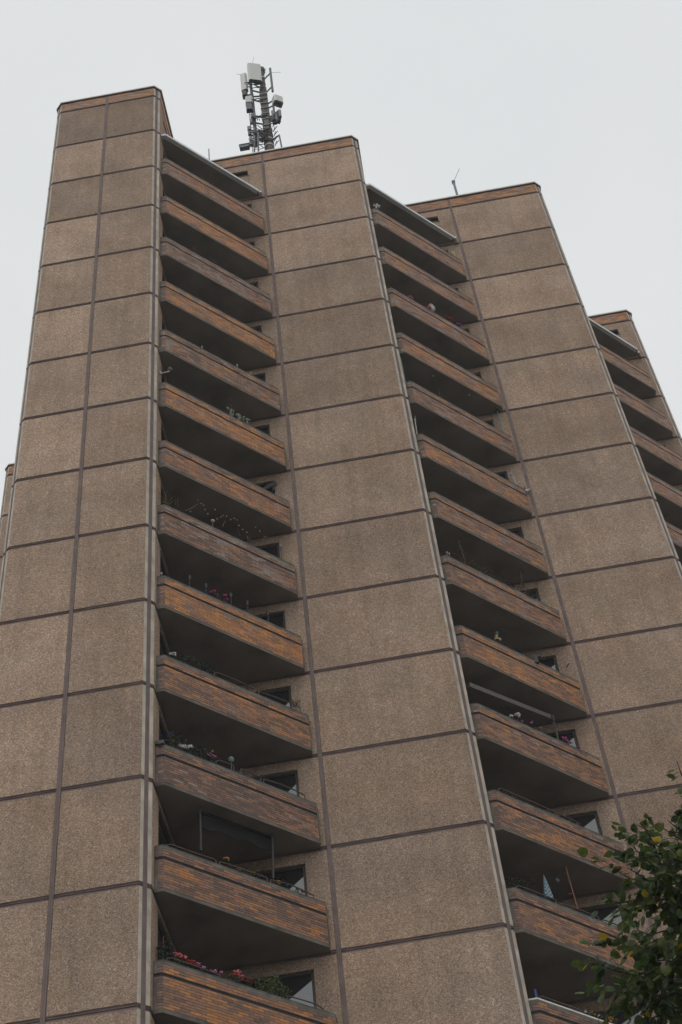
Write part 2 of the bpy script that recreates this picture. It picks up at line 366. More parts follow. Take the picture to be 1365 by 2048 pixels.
def recess_walls(R, ks, side=True, win=True):
    fb, fs = R.back, R.side; xe = (XS[1] - XR[0] - CH - VW) if R is not R3 else XD - R.wx - 0.002
    w0, w1 = 0.30, 1.0; ln = R.yn - R.y - CH
    for k in ks:
        z0, z1 = zk(k + 1) + JZ, zk(k) - JZ; mb = MB()
        if k == 0:
            v0, v1, vz0, vz1 = 0.74, 0.985, -0.325, -0.175
            fb.slab(mb, 0, v0, z0, z1); fb.slab(mb, v1, xe, z0, z1); fb.slab(mb, v0, v1, vz1, z1, c=0.0); fb.slab(mb, v0, v1, z0, vz0, c=0.0)
            lv = MB(); fb.box(lv, v0, v1, vz0, vz1, -0.05, -0.035, 0)
            for i in range(5):
                z = vz0 + 0.012 + i * 0.028
                lv.hexa([fb.p(a, d, zz) for zz in (z, z + 0.006) for a, d in ((v0, -0.012 - (zz - z) * 3), (v1, -0.012 - (zz - z) * 3), (v1, -0.034), (v0, -0.034))])
            fb.box(lv, v0 - 0.01, v1 + 0.02, vz0 - 0.014, vz0 - 0.002, -0.03, 0.008, 1)
            lv.build('vent_louvre', [M_LOUV, M_COPE], tower)
        else:
            zt, zb = zk(k) - 0.12, zk(k) - 0.70
            fb.slab(mb, 0, w0, z0, z1); fb.slab(mb, w1, xe, z0, z1); fb.slab(mb, w0, w1, zt, z1, c=0.0); fb.slab(mb, w0, w1, z0, zb, c=0.0)
            window(fb, w0, w1, zb, zt, 0.035)
        mb.build('concrete_panel', M_PEB, tower)
        if side:
            mb = MB(); d0, d1 = 0.205, 0.83
            if k == 0:
                v0, v1, vz0, vz1 = 0.197, 0.43, -0.335, -0.19
                fs.slab(mb, 0, v0, z0, z1); fs.slab(mb, v1, ln, z0, z1); fs.slab(mb, v0, v1, vz1, z1, c=0.0); fs.slab(mb, v0, v1, z0, vz0, c=0.0)
                lv = MB(); fs.box(lv, v0, v1, vz0, vz1, -0.05, -0.03); fs.box(lv, v0, v1, vz0 + 0.04, vz0 + 0.05, -0.03, -0.01); fs.box(lv, v0, v1, vz0 + 0.09, vz0 + 0.10, -0.03, -0.01)
                lv.build('vent_louvre', M_LOUV, tower)
            else:
                zt, zb = zk(k) - 0.06, zk(k + 1) + 0.07
                fs.slab(mb, 0, d0, z0, z1); fs.slab(mb, d1, ln, z0, z1); fs.slab(mb, d0, d1, zt, z1, c=0.0); fs.slab(mb, d0, d1, z0, zb, c=0.0)
                f = MB()
                for q in ((d0, d1, zb, zb + 0.02), (d0, d1, zt - 0.02, zt), (d0, d0 + 0.02, zb + .02, zt - .02), (d1 - 0.02, d1, zb + .02, zt - .02)): fs.box(f, *q, -0.05, -0.015)
                fo = f.build('balcony_door', M_FRAME, tower); g = MB()
                g.face([fs.p(a, -0.03, z) for a, z in ((d0 + .02, zb + .02), (d1 - .02, zb + .02), (d1 - .02, zt - .02), (d0 + .02, zt - .02))]); g.build('pane', M_GLASS, fo)
            mb.build('concrete_panel', M_PEB, tower)
            joint_run(fs, 0, ln, zk(k))
    if side: fascia(fs, 0, ln, 9.0)
recess_walls(R1, KS); recess_walls(R2, KS)
recess_walls(R3, KS, side=False)
fs = Frame(XR[2] + CH, Y[2] + CH, 0, 1); ln = YD - Y[2] - CH
for k in KS:
    joint_run(fs, 0, ln, zk(k)); mb = MB(); fs.slab(mb, 0, ln, zk(k + 1) + JZ, zk(k) - JZ); mb.build('concrete_panel', M_PEB, tower)
mb = MB(); fs.slab(mb, 0, ln, GZ, zk(NK) - JZ); mb.build('lower_wall', M_PEB, tower); fascia(fs, 0, ln, 11.0)
for fr, a1 in ((R1.side, R1.yn - R1.y - CH), (R2.side, R2.yn - R2.y - CH)): lower_wall(fr, 0, a1, NK)
fl = Frame(XAL - CH, YW, 0, -1); panels(fl, 0, YW - CH, KS); lower_wall(fl, 0, YW - CH, NK); [joint_run(fl, 0, YW - CH, zk(k)) for k in KS]; fascia(fl, 0, YW - CH, 12.0)

def quad_plan(pts): return [(W(x, y, 0).x, W(x, y, 0).y) for x, y in pts]
def Z(z): return W(0, 0, z).z
T = 0.052                                                     # parapet thickness
def balcony(R, k, orange, pale, single=False, white_cap=False):
    z = zk(k); mb = MB(); fr, rt = R.front, R.ret; D = -0.0012
    plan = [(R.wx + .002, R.l[1]), R.l, R.r, R.rb, (R.wx + .002, R.yn - .001)]
    mb.prism(quad_plan(plan), Z(z + 0.0054), Z(z + 0.036), 0); mb.m[-len(plan):] = [3] * len(plan)                     # floor slab with the lip under the bricks
    def ring(z0, z1, d, m):
        fr.box(mb, 0.0 - d * 0.4, R.len + d * 0.4, z0, z1, d - T, d, m)
        rt.box(mb, 0.002, R.retlen + d * 0.4 - 0.002, z0, z1, d - T, d - 0.0002, m)
        e = Frame(R.r[0], R.r[1], 0, 1); e.box(mb, 0.001, R.yn - R.r[1] - 0.001, z0 + .0002, z1 - .0002, -T, d - 0.0006, m)
    ring(z + 0.0362, z + 0.291, -0.0022, 1); ring(z + 0.2912, z + 0.3185, -0.010, 2); ring(z + 0.3187, z + 0.3890, -0.0022, 1)
    ring(z + 0.3892, z + 0.4195, 0.0008, 4)
    rt.box(mb, 0.002, 0.026, z + 0.0364, z + 0.2908, -0.02, 0.0006, 4); rt.box(mb, 0.002, 0.026, z + 0.3189, z + 0.3888, -0.02, 0.0006, 4)
    e = Frame(R.r[0], R.r[1], 0, 1); e.box(mb, 0.002, R.yn - R.r[1] - 0.002, z + 0.0366, z + 0.2906, -0.02, 0.0008, 4)
    bo = mb.build('balcony', [M_SLAB, M_MORTAR, M_DARK, M_LIP, M_COPE], tower)
    cp = MB()
    zc = z + (0.4095 if white_cap else 0.4197)
    fr.box(cp, -0.001, R.len + 0.001, zc, z + 0.4235, -T - 0.004, 0.0035); rt.box(cp, 0.003, R.retlen - 0.002, zc + .0002, z + 0.4237, -T - 0.004, 0.0033)
    cp.build('coping', M_WHITEM if white_cap else M_COPE, bo)
    bm = MB(); salt = R.x * 3.1 + k * 1.37
    for z0, rows in ((z + 0.0364, 11), (z + 0.3190, 3)):
        if single: bricks(fr, 0.003, R.len - 0.003, z0, rows, orange, pale, salt, bm, single=SINGLES_of(bo))
        else: bricks(fr, 0.003, R.len - 0.003, z0, rows, orange, pale, salt, bm)
        bricks(rt, 0.027, R.retlen - 0.002, z0, rows, 0.12, pale, salt, bm)
    bm.build('brickwork', M_BRICK, bo, 'stuff')
    R.b[k - 1] = bo
def SINGLES_of(bo):
    l = []; SINGLES.append((bo, l)); return l
OR1 = [.46, .74, .36, .72, .40, .74, .52, .28, .80, .48, .22, .42, .50, .5]
PA1 = [.5, .2, .8, .2, .35, .2, .1, .7, .05, .05, .12, .0, .0, 0]
OR2 = [.48, .50, .44, .58, .44, .50, .48, .40, .60, .40, .42, .38, .20, .5]
PA2 = [.5, .5, .5, .35, .35, .25, .2, .4, .05, .1, .05, .0, .0, 0]
R1.b, R2.b, R3.b = {}, {}, {}
for b_ in range(1, 15):
    balcony(R1, b_ + 1, OR1[b_ - 1], PA1[b_ - 1], single=(b_ == 12)); balcony(R2, b_ + 1, OR2[b_ - 1], PA2[b_ - 1], white_cap=(b_ == 13))
for b_ in range(1, 15): balcony(R3, b_ + 1, 0.5, 0.4)
# the bricks of the nearest whole balcony one by one, the rest of its kind joined above
n_single = 0
for bo, lst in SINGLES:
    cache = {}; extra = MB()
    for fr, (a0, a1, z0, z1), dd, t in lst:
        if n_single >= 298: fr.box(extra, a0, a1, z0, z1, -0.008, dd, 0, t); continue
        key = (round(a1 - a0, 3), tuple(round(q * 18) for q in t))
        if key not in cache:
            m = MB(); l_ = (a1 - a0) / 2; h_ = (z1 - z0) / 2; c_ = 0.0008; u = Vector((fr.u[0], fr.u[1], 0)) * S; nn = Vector((fr.n[0], fr.n[1], 0)) * S; uz = Vector((0, 0, S))
            F = [u * a + uz * h + nn * 0.0016 for a, h in ((-l_ + c_, -h_ + c_), (l_ - c_, -h_ + c_), (l_ - c_, h_ - c_), (-l_ + c_, h_ - c_))]
            G = [u * a + uz * h + nn * 0.0008 for a, h in ((-l_, -h_), (l_, -h_), (l_, h_), (-l_, h_))]
            B = [u * a + uz * h + nn * -0.008 for a, h in ((-l_, -h_), (l_, -h_), (l_, h_), (-l_, h_))]
            m.face(F, 0, t)
            for i in range(4): j = (i + 1) % 4; m.face([G[i], G[j], F[j], F[i]], 0, t); m.face([B[i], B[j], G[j], G[i]], 0, t)
            cache[key] = m.mesh('brick', M_BRICK)
        o = link('brick', cache[key], bo); o.location = fr.p((a0 + a1) / 2, dd - 0.0016, (z0 + z1) / 2); n_single += 1
    if extra.f: extra.build('brickwork', M_BRICK, bo, 'stuff')
# flat metal-edged roofs over the topmost balconies
for R in (R1, R2, R3):
    mb = MB(); l = (R.x + 0.135, R.y + 0.140); r = (R.x + 1.200, R.y + 1.205)
    plan = [(R.wx + .002, l[1]), l, r, (r[0], R.yn - .002), (R.wx + .002, R.yn - .002)]
    mb.prism(quad_plan(plan), Z(-0.960), Z(-0.930), 0)
    fr = Frame(l[0], l[1], 1, 1); ln = math.hypot(r[0] - l[0], r[1] - l[1]); ed = MB()
    x = 0.0
    while x < ln:
        e = min(x + 0.36, ln); fr.box(ed, x + 0.001, e - 0.001, -0.9615, -0.915, -0.05, 0.004); x = e
    Frame(R.wx, l[1], 1, 0).box(ed, 0.002, l[0] - R.wx, -0.9613, -0.9152, -0.05, 0.003)
    co = mb.build('canopy_roof', M_SLAB, tower); ed.build('metal_edge', M_GREYM, co)
    dp = MB(); p0 = W(r[0] + 0.02, R.yn - 0.03, -0.92); dp.box(p0, 0.09, 0.09, 0.1, m=1); dp.tube([p0 + Vector((0, 0, -0.04)), p0 + Vector((0, 0.0, -0.42))], 0.035, 8)
    dp.build('drain_spout', [M_DARK, M_WHITEM], co)

# ------------------------------------------------------------------ small materials
M_LEAF = simple('plant_leaves', (1, 1, 1), 0.6, tint=True, var=0.2, scale=30, trans=0.2)
M_PETAL = simple('petals', (1, 1, 1), 0.7, tint=True, var=0.1, scale=40, trans=0.15)
M_PAINT = simple('painted_small_things', (1, 1, 1), 0.5, tint=True, var=0.08, scale=20)
M_TWIG = simple('dry_twigs', (0.17, 0.10, 0.055), 0.9, var=0.25, scale=20)
M_POT = simple('terracotta_planter', (0.12, 0.07, 0.05), 0.85)
rnd = random.Random(11)

def bp(R, u, v, inset=0.09):
    """the spot on the vertical plane just behind the brick front that is seen at a given place of the photograph"""
    n = Vector((R.front.n[0], R.front.n[1], 0)); return on_plane(u, v, R.front.p(0, -inset, 0), n)
def wall_pt(fr, u, v, d=0.02): return on_plane(u, v, fr.p(0, d, 0), Vector((fr.n[0], fr.n[1], 0)))
def zoomer(x0, y0, k): return lambda a, b: (x0 + a / k, y0 + b / k)
def top_z(k): return Z(zk(k) + 0.4235)
def leafy(mb, c, r, n, size, tint, flat=0.7):
    for _ in range(n):
        d = Vector((rnd.gauss(0, 1), rnd.gauss(0, 1), rnd.gauss(0, 1))); d.normalize(); d *= rnd.random() ** 0.4
        p = Vector(c) + Vector((d.x * r[0], d.y * r[1], d.z * r[2]))
        a = Vector((rnd.uniform(-1, 1), rnd.uniform(-1, 1), rnd.uniform(-.6, .8))).normalized(); q = a.orthogonal().normalized()
        q = (Matrix.Rotation(rnd.uniform(0, 6.28), 3, a) @ q); s = size * rnd.uniform(0.6, 1.3); g = rnd.uniform(0.6, 1.35)
        t = (tint[0] * g, tint[1] * g, tint[2] * g)
        mb.face([p, p + a * s * .5 + q * s * .32, p + a * s, p + a * s * .5 - q * s * .32], 0, t)
def bloom(parent, p, r, tint, name='flower', petals=9):
    mb = MB()
    for _ in range(petals):
        d = Vector((rnd.gauss(0, 1), rnd.gauss(0, 1), rnd.gauss(0, .8))).normalized() * r * rnd.uniform(.45, .8); g = rnd.uniform(.7, 1.25)
        mb.ball(p + d, r * rnd.uniform(.28, .48), 0, tuple(min(.9, c * g) for c in tint), seg=5, rings=3)
    return mb.build(name, M_PETAL, parent)
PX = lambda p: (p - CAM).length / 3049.87                      # metres per photo pixel at p
DKG, OLIVE, DRY = (0.022, 0.04, 0.016), (0.055, 0.065, 0.018), (0.16, 0.10, 0.05)
def plant(name, label, cat, R, k, z, pts, blooms=(), tint=DKG, r=0.13, n=40, size=0.05, group=None, inset=0.09, stems=()):
    """a potted plant behind a parapet: planter, foliage and single flower heads"""
    P = [bp(R, *z(*q), inset) for q in pts]; B = [(bp(R, *z(a, b), inset - 0.01), rr, t) for a, b, rr, t in blooms]
    c = sum((P or [q[0] for q in B]), Vector()) / len(P or B); base = Vector((c.x, c.y, top_z(k) - 0.32))
    t = thing(name, label, cat, base, group)
    mb = MB(); u = Vector((R.front.u[0], R.front.u[1], 0)); Rm = Matrix((u, Vector((-u.y, u.x, 0)), Vector((0, 0, 1)))).transposed()
    w = max(0.22, max([abs((q - c).dot(u)) for q in P] or [0]) * 1.6); mb.box(base + Vector((0, 0, .09)), w, 0.16, 0.18, Rm); mb.build('planter', M_POT, t)
    mb = MB()
    for q in P:
        leafy(mb, q, (r, r, r * 0.75), n, size, tint)
        mb.tube([base + Vector((0, 0, .15)), (base + q) / 2 + Vector((0, 0, .1)), q], 0.006, 4, 0, tint)
    for q, rr, tt in B: mb.tube([base + Vector((0, 0, .15)), q * .6 + base * .4 + Vector((0, 0, .1)), q], 0.004, 4, 0, DKG)
    for a in stems: mb.tube([bp(R, *z(*q), inset) for q in a], 0.009, 4, 0, DRY)
    mb.build('foliage', M_LEAF, t)
    for q, rr, tt in B: bloom(t, q, rr * 1.15 * PX(q), tt)
    return t
def single(name, label, cat, mb, mats, group=None):
    c = Vector([sum(q[i] for q in mb.v) / len(mb.v) for i in range(3)]); mb.v = [tuple(Vector(q) - c) for q in mb.v]
    o = mb.build(name, mats); o.location = c; return tag(o, label, cat, group)
def rail(R, k, z, pts, parent_k):
    mb = MB(); P = [bp(R, *z(*q), 0.06) for q in pts]
    mb.tube(P, 0.016, 6); e = P[-1].copy(); mb.tube([P[-1], P[-1] - Vector((0, 0, .25))], 0.014, 6); mb.tube([P[0], P[0] - Vector((0, 0, .25))], 0.014, 6)
    mb.build('handrail', M_RAIL, R.b[k])
SALMON, RED, LILAC, MAG, WHITE, ORANGE, YEL, BLUE, PURP = (.82, .17, .19), (.38, .014, .018), (.75, .30, .55), (.62, .07, .30), (.85, .83, .78), (.78, .24, .02), (.8, .55, .05), (.10, .11, .36), (.32, .09, .40)

# ---- left-hand column of balconies
z = zoomer(280, 1680, 3.25); R, k = R1, 14
G = 'geraniums along the lowest parapet'
plant('geranium', 'salmon-pink geranium nearest the rose trellis on the lowest full-width parapet', 'geranium', R, k, z, [(235, 768), (275, 785)], [(225, 742, 5, SALMON), (257, 752, 6, SALMON), (285, 770, 6, SALMON), (268, 757, 4, SALMON)], group=G)
plant('geranium', 'dark red geranium between the salmon-pink and the lilac ones on the lowest parapet', 'geranium', R, k, z, [(330, 812), (365, 830)], [(318, 792, 5, RED), (338, 795, 6, RED), (356, 795, 5, RED), (372, 818, 6, RED), (350, 812, 5, RED)], group=G)
plant('geranium', 'lilac-pink geranium with two small heads beside the dark red one', 'geranium', R, k, z, [(395, 832), (425, 850)], [(385, 808, 4.5, LILAC), (412, 831, 4, LILAC)], group=G)
plant('geranium', 'magenta-pink geranium in the middle of the lowest parapet', 'geranium', R, k, z, [(470, 872), (500, 882)], [(485, 858, 5, LILAC), (458, 852, 3, MAG), (532, 860, 3.5, LILAC), (526, 868, 3, MAG)], group=G)
plant('geranium', 'tall salmon-pink geranium between red heads near the bushy green plant', 'geranium', R, k, z, [(600, 892), (645, 905)], [(632, 862, 6.5, SALMON), (667, 891, 5.5, SALMON), (596, 874, 4, RED), (645, 856, 4, SALMON)], group=G)
plant('geranium', 'dark red geranium right against the bushy green plant', 'geranium', R, k, z, [(690, 928), (725, 938)], [(690, 905, 5, RED), (708, 912, 6, RED), (722, 922, 4, RED)], group=G)
plant('bushy_plant', 'bushy light green pot plant at the far end of the geranium row', 'pot plant', R, k, z, [(800, 935), (850, 945), (900, 965), (935, 985), (820, 960), (870, 925)], tint=(0.12, 0.16, 0.045), r=0.16, n=90, size=0.06)
plant('staked_rose', 'dark climbing rose with one red bloom tied to an orange cane', 'rose', R, k, z, [(140, 700), (180, 690), (150, 740), (190, 735)], [(152, 671, 3, RED)], r=0.14, n=60, inset=0.075, stems=[[(150, 772), (152, 700), (155, 625)]])
rail(R, k, z, [(960, 1012), (1060, 1040), (1150, 1068), (1195, 1100)], k)
rail(R, k, z, [(175, 772), (200, 766), (330, 808), (520, 880)], k)
k = 13
G = 'orange blooms on the parapet under the awning'
plant('marigold', 'tall orange marigold standing up beside the left awning post', 'marigold', R, k, z, [(560, 148)], [(563, 121, 4, ORANGE), (575, 126, 3, YEL), (552, 118, 3, ORANGE)], r=.1, n=30, group=G)
plant('marigold', 'low yellow-orange marigold left of the parapet middle under the awning', 'marigold', R, k, z, [(630, 195), (665, 200)], [(640, 185, 3.5, ORANGE), (650, 188, 3, YEL)], r=.1, n=30, group=G)
plant('marigold', 'bright yellow marigold right of the parapet middle under the awning', 'marigold', R, k, z, [(725, 225), (765, 235)], [(740, 217, 3.5, YEL), (728, 215, 3, ORANGE)], r=.1, n=30, group=G)
plant('marigold', 'orange marigold beside the right awning post', 'marigold', R, k, z, [(890, 280), (940, 290)], [(903, 276, 3.5, ORANGE), (895, 270, 2.5, YEL)], r=.1, n=30, group=G)
plant('begonia', 'small red begonia in front of the lit window corner under the awning', 'begonia', R, k, z, [(1030, 322)], [(1060, 331, 4, RED), (1030, 318, 2.5, WHITE)], r=.08, n=25)
rail(R, k, z, [(178, 32), (200, 28), (330, 75), (480, 125), (495, 135)], k); rail(R, k, z, [(520, 142), (640, 180), (760, 222), (830, 250)], k); rail(R, k, z, [(850, 258), (980, 290), (1100, 345), (1130, 360)], k)
z = zoomer(280, 1280, 3.4125)
aw = thing('roller_awning', 'dark rolled-up awning on two slim posts under a left-column balcony', 'awning', bp(R, *z(410, 1430)))
mb = MB(); mb.tube([bp(R, *z(410, 1128)), bp(R, *z(418, 1440))], 0.028, 8); mb.build('post', M_FRAME, aw)
mb = MB(); mb.tube([bp(R, *z(905, 1305)), bp(R, 547, 1757)], 0.028, 8); mb.build('post', M_FRAME, aw)
A0, A1 = bp(R, *z(412, 1165), .14), bp(R, *z(905, 1340), .14)
mb = MB(); q = Vector((0, 0, 1)); nn = Vector((R.front.n[0], R.front.n[1], 0))
mb.hexa([A0 - q * .1 - nn * .1, A1 - q * .1 - nn * .1, A1 - q * .1 + nn * .05, A0 - q * .1 + nn * .05, A0 + q * .06 - nn * .1, A1 + q * .06 - nn * .1, A1 + q * .06 + nn * .05, A0 + q * .06 + nn * .05]); mb.build('roller_box', simple('dark_awning_cloth', (0.007, 0.006, 0.007), .8), aw)
mb = MB()
for i in range(8):
    a, b2 = A0.lerp(A1, i / 8), A0.lerp(A1, (i + 1) / 8); dz = lambda j: -.44 - .05 * math.sin(j * 2.1)
    mb.hexa([a + q * dz(i), b2 + q * dz(i + 1), b2 + q * dz(i + 1) + nn * .012, a + q * dz(i) + nn * .012, a - q * .1, b2 - q * .1, b2 - q * .1 + nn * .012, a - q * .1 + nn * .012])
mb.build('valance', bpy.data.materials['dark_awning_cloth'], aw)
k = 12
plant('lobelia', 'blue-flowered lobelia at the outer corner of the white-flower parapet', 'lobelia', R, k, z, [(210, 675), (240, 690), (270, 680)], [(208, 645, 3, BLUE), (220, 650, 3, BLUE), (180, 683, 2.5, BLUE), (275, 660, 2.5, BLUE), (315, 690, 2.5, (.12, .10, .03)), (230, 690, 2, YEL)], r=.17, n=55)
plant('white_petunia', 'white petunia spilling onto the parapet beside the blue lobelia', 'petunia', R, k, z, [(300, 740), (335, 748)], [(275, 722, 3.5, WHITE), (292, 728, 4, WHITE), (310, 730, 4, WHITE), (328, 733, 4, WHITE), (345, 726, 4, WHITE), (358, 730, 3, WHITE)], n=35)
plant('dark_shrub', 'dark leafy shrub between the white and the pink petunias', 'shrub', R, k, z, [(390, 750), (420, 765), (440, 775)], r=.17, n=60)
plant('pink_petunia', 'pink and white petunia beside the round plant marker', 'petunia', R, k, z, [(490, 800), (520, 812)], [(470, 780, 4, LILAC), (485, 785, 4, MAG), (500, 795, 4, LILAC), (512, 800, 4, MAG), (498, 758, 2, YEL)], n=35)
mb = MB(); p = bp(R, *z(624, 822)); mb.tube([p, p - Vector((0, 0, .35))], .008, 5, 0, (.2, .25, .22)); mb.ball(p + Vector((0, 0, .02)), .075, 0, (.16, .22, .17), 1.2)
single('plant_marker', 'round grey-green plant marker on a stick beside the pink petunia', 'plant marker', mb, M_PAINT)
mb = MB(); p = bp(R, 321, 1487, .02); mb.box(p, .2, .12, .1, t=(.02, .02, .02)); mb.box(p - Vector((0, 0, .07)), .06, .05, .08, t=(.02, .02, .02))
single('spot_lamp', 'small black lamp box on the parapet corner left of the blue lobelia', 'lamp', mb, M_PAINT)
rail(R, k, z, [(520, 828), (545, 822), (620, 850), (640, 858)], k); rail(R, k, z, [(690, 880), (760, 905), (825, 940)], k); rail(R, k, z, [(845, 950), (960, 985), (1060, 1025), (1125, 1060)], k)
k = 11
mb = MB()
for a, b2 in (((198, 92), (245, 85)), ((245, 85), (244, 108)), ((205, 95), (242, 102))): mb.tube([bp(R, *z(*a)), bp(R, *z(*b2))], .014, 5, 0, (.55, .6, .57))
single('white_bracket', 'small white wire bracket standing on the corner of a parapet', 'bracket', mb, M_PAINT)
plant('creeping_fir', 'dark green feathery shrub next to the white bracket', 'shrub', R, k, z, [(290, 122), (320, 132), (350, 148)], tint=(.016, .04, .022), r=.15, n=70)
plant('creeping_fir', 'dark green feathery shrub further along from the white bracket', 'shrub', R, k, z, [(415, 180), (445, 188), (475, 198)], tint=(.016, .04, .022), r=.15, n=70)
plant('dry_stem_plant', 'small plant with an orange dry stem in a black pot at a parapet end', 'pot plant', R, k, z, [(1060, 437)], r=.1, n=35, tint=(.03, .05, .018), stems=[[(1065, 445), (1076, 405)], [(1068, 440), (1095, 408)]])
rail(R, k, z, [(508, 228), (530, 225), (650, 270), (780, 332)], k); rail(R, k, z, [(812, 352), (920, 388), (1030, 430), (1095, 462)], k)
z = zoomer(300, 860, 4.0147); k = 10
where = ['outermost, nearest the corner of', 'second from the corner of', 'between the pink carnations and the pair on', 'fourth from the corner of', 'last, in front of the window on']
for i, (a, b2) in enumerate(((318, 1190), (450, 1255), (650, 1330), (783, 1395), (948, 1475))):
    p = bp(R, *z(a, b2)); t = thing('solar_lamp', 'dark solar stake lamp, ' + where[i] + ' the orange brick parapet', 'solar lamp', p - Vector((0, 0, .45)), 'solar stake lamps on one parapet')
    mb = MB(); mb.tube([p - Vector((0, 0, .45)), p - Vector((0, 0, .03))], .010, 6); mb.build('stake', M_FRAME, t)
    mb = MB(); mb.tube([p - Vector((0, 0, .08)), p, p + Vector((0, 0, .06))], .028, 8, r1=.05, t=(.035, .035, .04)); mb.ball(p + Vector((0, 0, .07)), .05, 0, (.03, .03, .035), .5); mb.build('lamp_head', M_PAINT, t)
plant('carnation', 'magenta carnation between the second and third solar lamps, near head', 'carnation', R, k, z, [(500, 1318), (535, 1335)], [(490, 1300, 3, MAG), (515, 1293, 3.5, MAG), (540, 1322, 2.5, MAG)], r=.09, n=25)
plant('carnation', 'magenta carnation just left of the third solar lamp', 'carnation', R, k, z, [(600, 1352)], [(605, 1327, 3.5, MAG), (620, 1357, 3, MAG)], r=.09, n=20)
mb = MB(); mb.ball(bp(R, *z(93, 1152), .03), .035, 0, (.5, .5, .48)); mb.tube([bp(R, *z(93, 1152), .03), bp(R, *z(95, 1168), .03)], .012, 5, 0, (.3, .3, .3))
single('ball_finial', 'small white ball on the corner of the solar lamp parapet', 'finial', mb, M_PAINT)
k = 9
sl_ = thing('string_lights', 'drooping string of tiny amber lights over a left-column parapet', 'string lights', bp(R, *z(560, 760)))
dots = [(325, 655), (385, 565), (410, 592), (432, 605), (443, 640), (465, 675), (523, 640), (540, 715), (570, 700), (588, 688), (616, 692), (650, 720), (678, 710), (700, 722), (715, 768), (745, 800), (780, 822), (850, 783), (883, 812), (910, 885), (920, 860), (935, 858), (985, 890)]
mb = MB(); P = [bp(R, *z(*q), .12) for q in sorted(dots)]
for a, b2 in zip(P, P[1:]): mb.tube([a, (a + b2) / 2 - Vector((0, 0, .10)), b2], .0014, 3, 0, (.02, .018, .015))
mb.build('wire', M_PAINT, sl_)
for p in P: mb = MB(); mb.ball(p, .024, 0, (.55, .33, .12), seg=6, rings=4); mb.build('bulb', M_PAINT, sl_)
mb = MB(); p = bp(R, *z(505, 731)); mb.ball(p, .06, 0, (.5, .5, .45), .85, 9, 5); mb.tube([p, p - Vector((0, 0, .4))], .008, 4, 0, (.2, .18, .15))
single('round_reflector', 'pale round disc on a stick among the string lights', 'garden ornament', mb, M_PAINT)
def twigs(label, spans, R, z, group=None, th=.008, name='dry_twigs'):
    mb = MB()
    for a, b2 in spans: P0, P1 = bp(R, *z(*a), .08), bp(R, *z(*b2), .08); mb.tube([P0, (P0 + P1) / 2 + Vector((rnd.uniform(-.02, .02), 0, rnd.uniform(-.02, .02))), P1], th, 4, r1=th * .5)
    return single(name, label, 'dry plant', mb, M_TWIG, group)
twigs('dry reed twigs at the outer corner of the string light parapet', [((110, 585), (72, 485)), ((112, 588), (95, 520)), ((118, 590), (122, 490)), ((125, 590), (142, 478)), ((150, 595), (175, 540)), ((160, 600), (190, 562)), ((230, 618), (226, 545)), ((205, 605), (212, 560)), ((140, 590), (128, 530)), ((95, 588), (85, 545)), ((135, 590), (155, 505))], R, z)
twigs('leaning dry cane near the start of the string lights', [((288, 650), (388, 594))], R, z, th=.014)
twigs('short dry cane beside the pale round disc', [((585, 778), (605, 730))], R, z, th=.012)
twigs('dry grass tuft near the window end of the string lights', [((785, 880), (782, 850)), ((795, 885), (790, 845)), ((815, 895), (832, 880)), ((725, 850), (706, 790)), ((800, 888), (810, 862))], R, z)
mb = MB(); p = wall_pt(R.back, *z(1050, 932), .03); mb.ball(p, .045, 0, (.45, .42, .38)); mb.tube([p, p + Vector((.0, 0, -.5)), p + Vector((.04, 0, -1.0))], .014, 5, 0, (.10, .06, .045))
single('wall_lamp', 'small round wall lamp with a cable beside the window of the string light balcony', 'lamp', mb, M_PAINT)
k = 8
mb = MB(); a, b2 = bp(R, *z(905, 480), .14), bp(R, *z(1000, 430), .14)
mb.tube([a, b2], .05, 7, 0, (.015, .015, .017), r1=.09); mb.tube([b2, bp(R, *z(985, 490), .14)], .07, 7, 0, (.02, .02, .022), r1=.02)
single('folded_parasol', 'black folded cloth parasol lying over the window end of a parapet', 'parasol', mb, M_PAINT)
z = zoomer(300, 460, 4.266); k = 7
ct = thing('prickly_pear', 'prickly pear cactus with flat green pads above an orange parapet', 'cactus', bp(R, *z(740, 1640)) - Vector((0, 0, .3)))
def pad(a, b2, rx, rz, rot, t):
    p = bp(R, *z(a, b2)); mb = MB(); mb.ball((0, 0, 0), 1, 0, t, 1, 10, 6); k2 = PX(p) / 4.266 * 1.05; Q = Matrix.Rotation(rnd.uniform(-.6, .6), 3, 'Z') @ Matrix.Rotation(rot, 3, 'Y')
    mb.v = [tuple(p + Q @ Vector((q[0] * rx * k2, q[1] * .03, q[2] * rz * k2 * 1.35))) for q in mb.v]; mb.build('pad', M_PAINT, ct)
for q in ((667, 1522, 12, 17, -.3, (.12, .13, .08)), (690, 1547, 20, 24, .1, (.10, .13, .06)), (716, 1550, 6, 26, .1, (.12, .11, .05)), (700, 1580, 20, 20, 0, (.07, .10, .045)), (755, 1580, 24, 18, .5, (.115, .14, .085)), (765, 1604, 20, 14, .9, (.11, .15, .08)), (800, 1600, 16, 13, .6, (.09, .11, .06)), (830, 1617, 20, 14, .8, (.12, .135, .085)), (795, 1625, 22, 14, .8, (.09, .12, .06)), (855, 1625, 9, 9, .8, (.12, .13, .06))): pad(*q)
mb = MB()
for a, b2 in ((690, 1560), (760, 1600), (830, 1630)): P = bp(R, *z(a, b2)); mb.tube([P - Vector((0, 0, .4)), P], .04, 6, t=(.09, .11, .05))
mb.build('stem', M_PAINT, ct)
mb = MB(); p = bp(R, *z(693, 1503)); mb.ball(p, .03, t=(.16, .09, .06)); mb.build('flower_bud', M_PAINT, ct)
k = 6
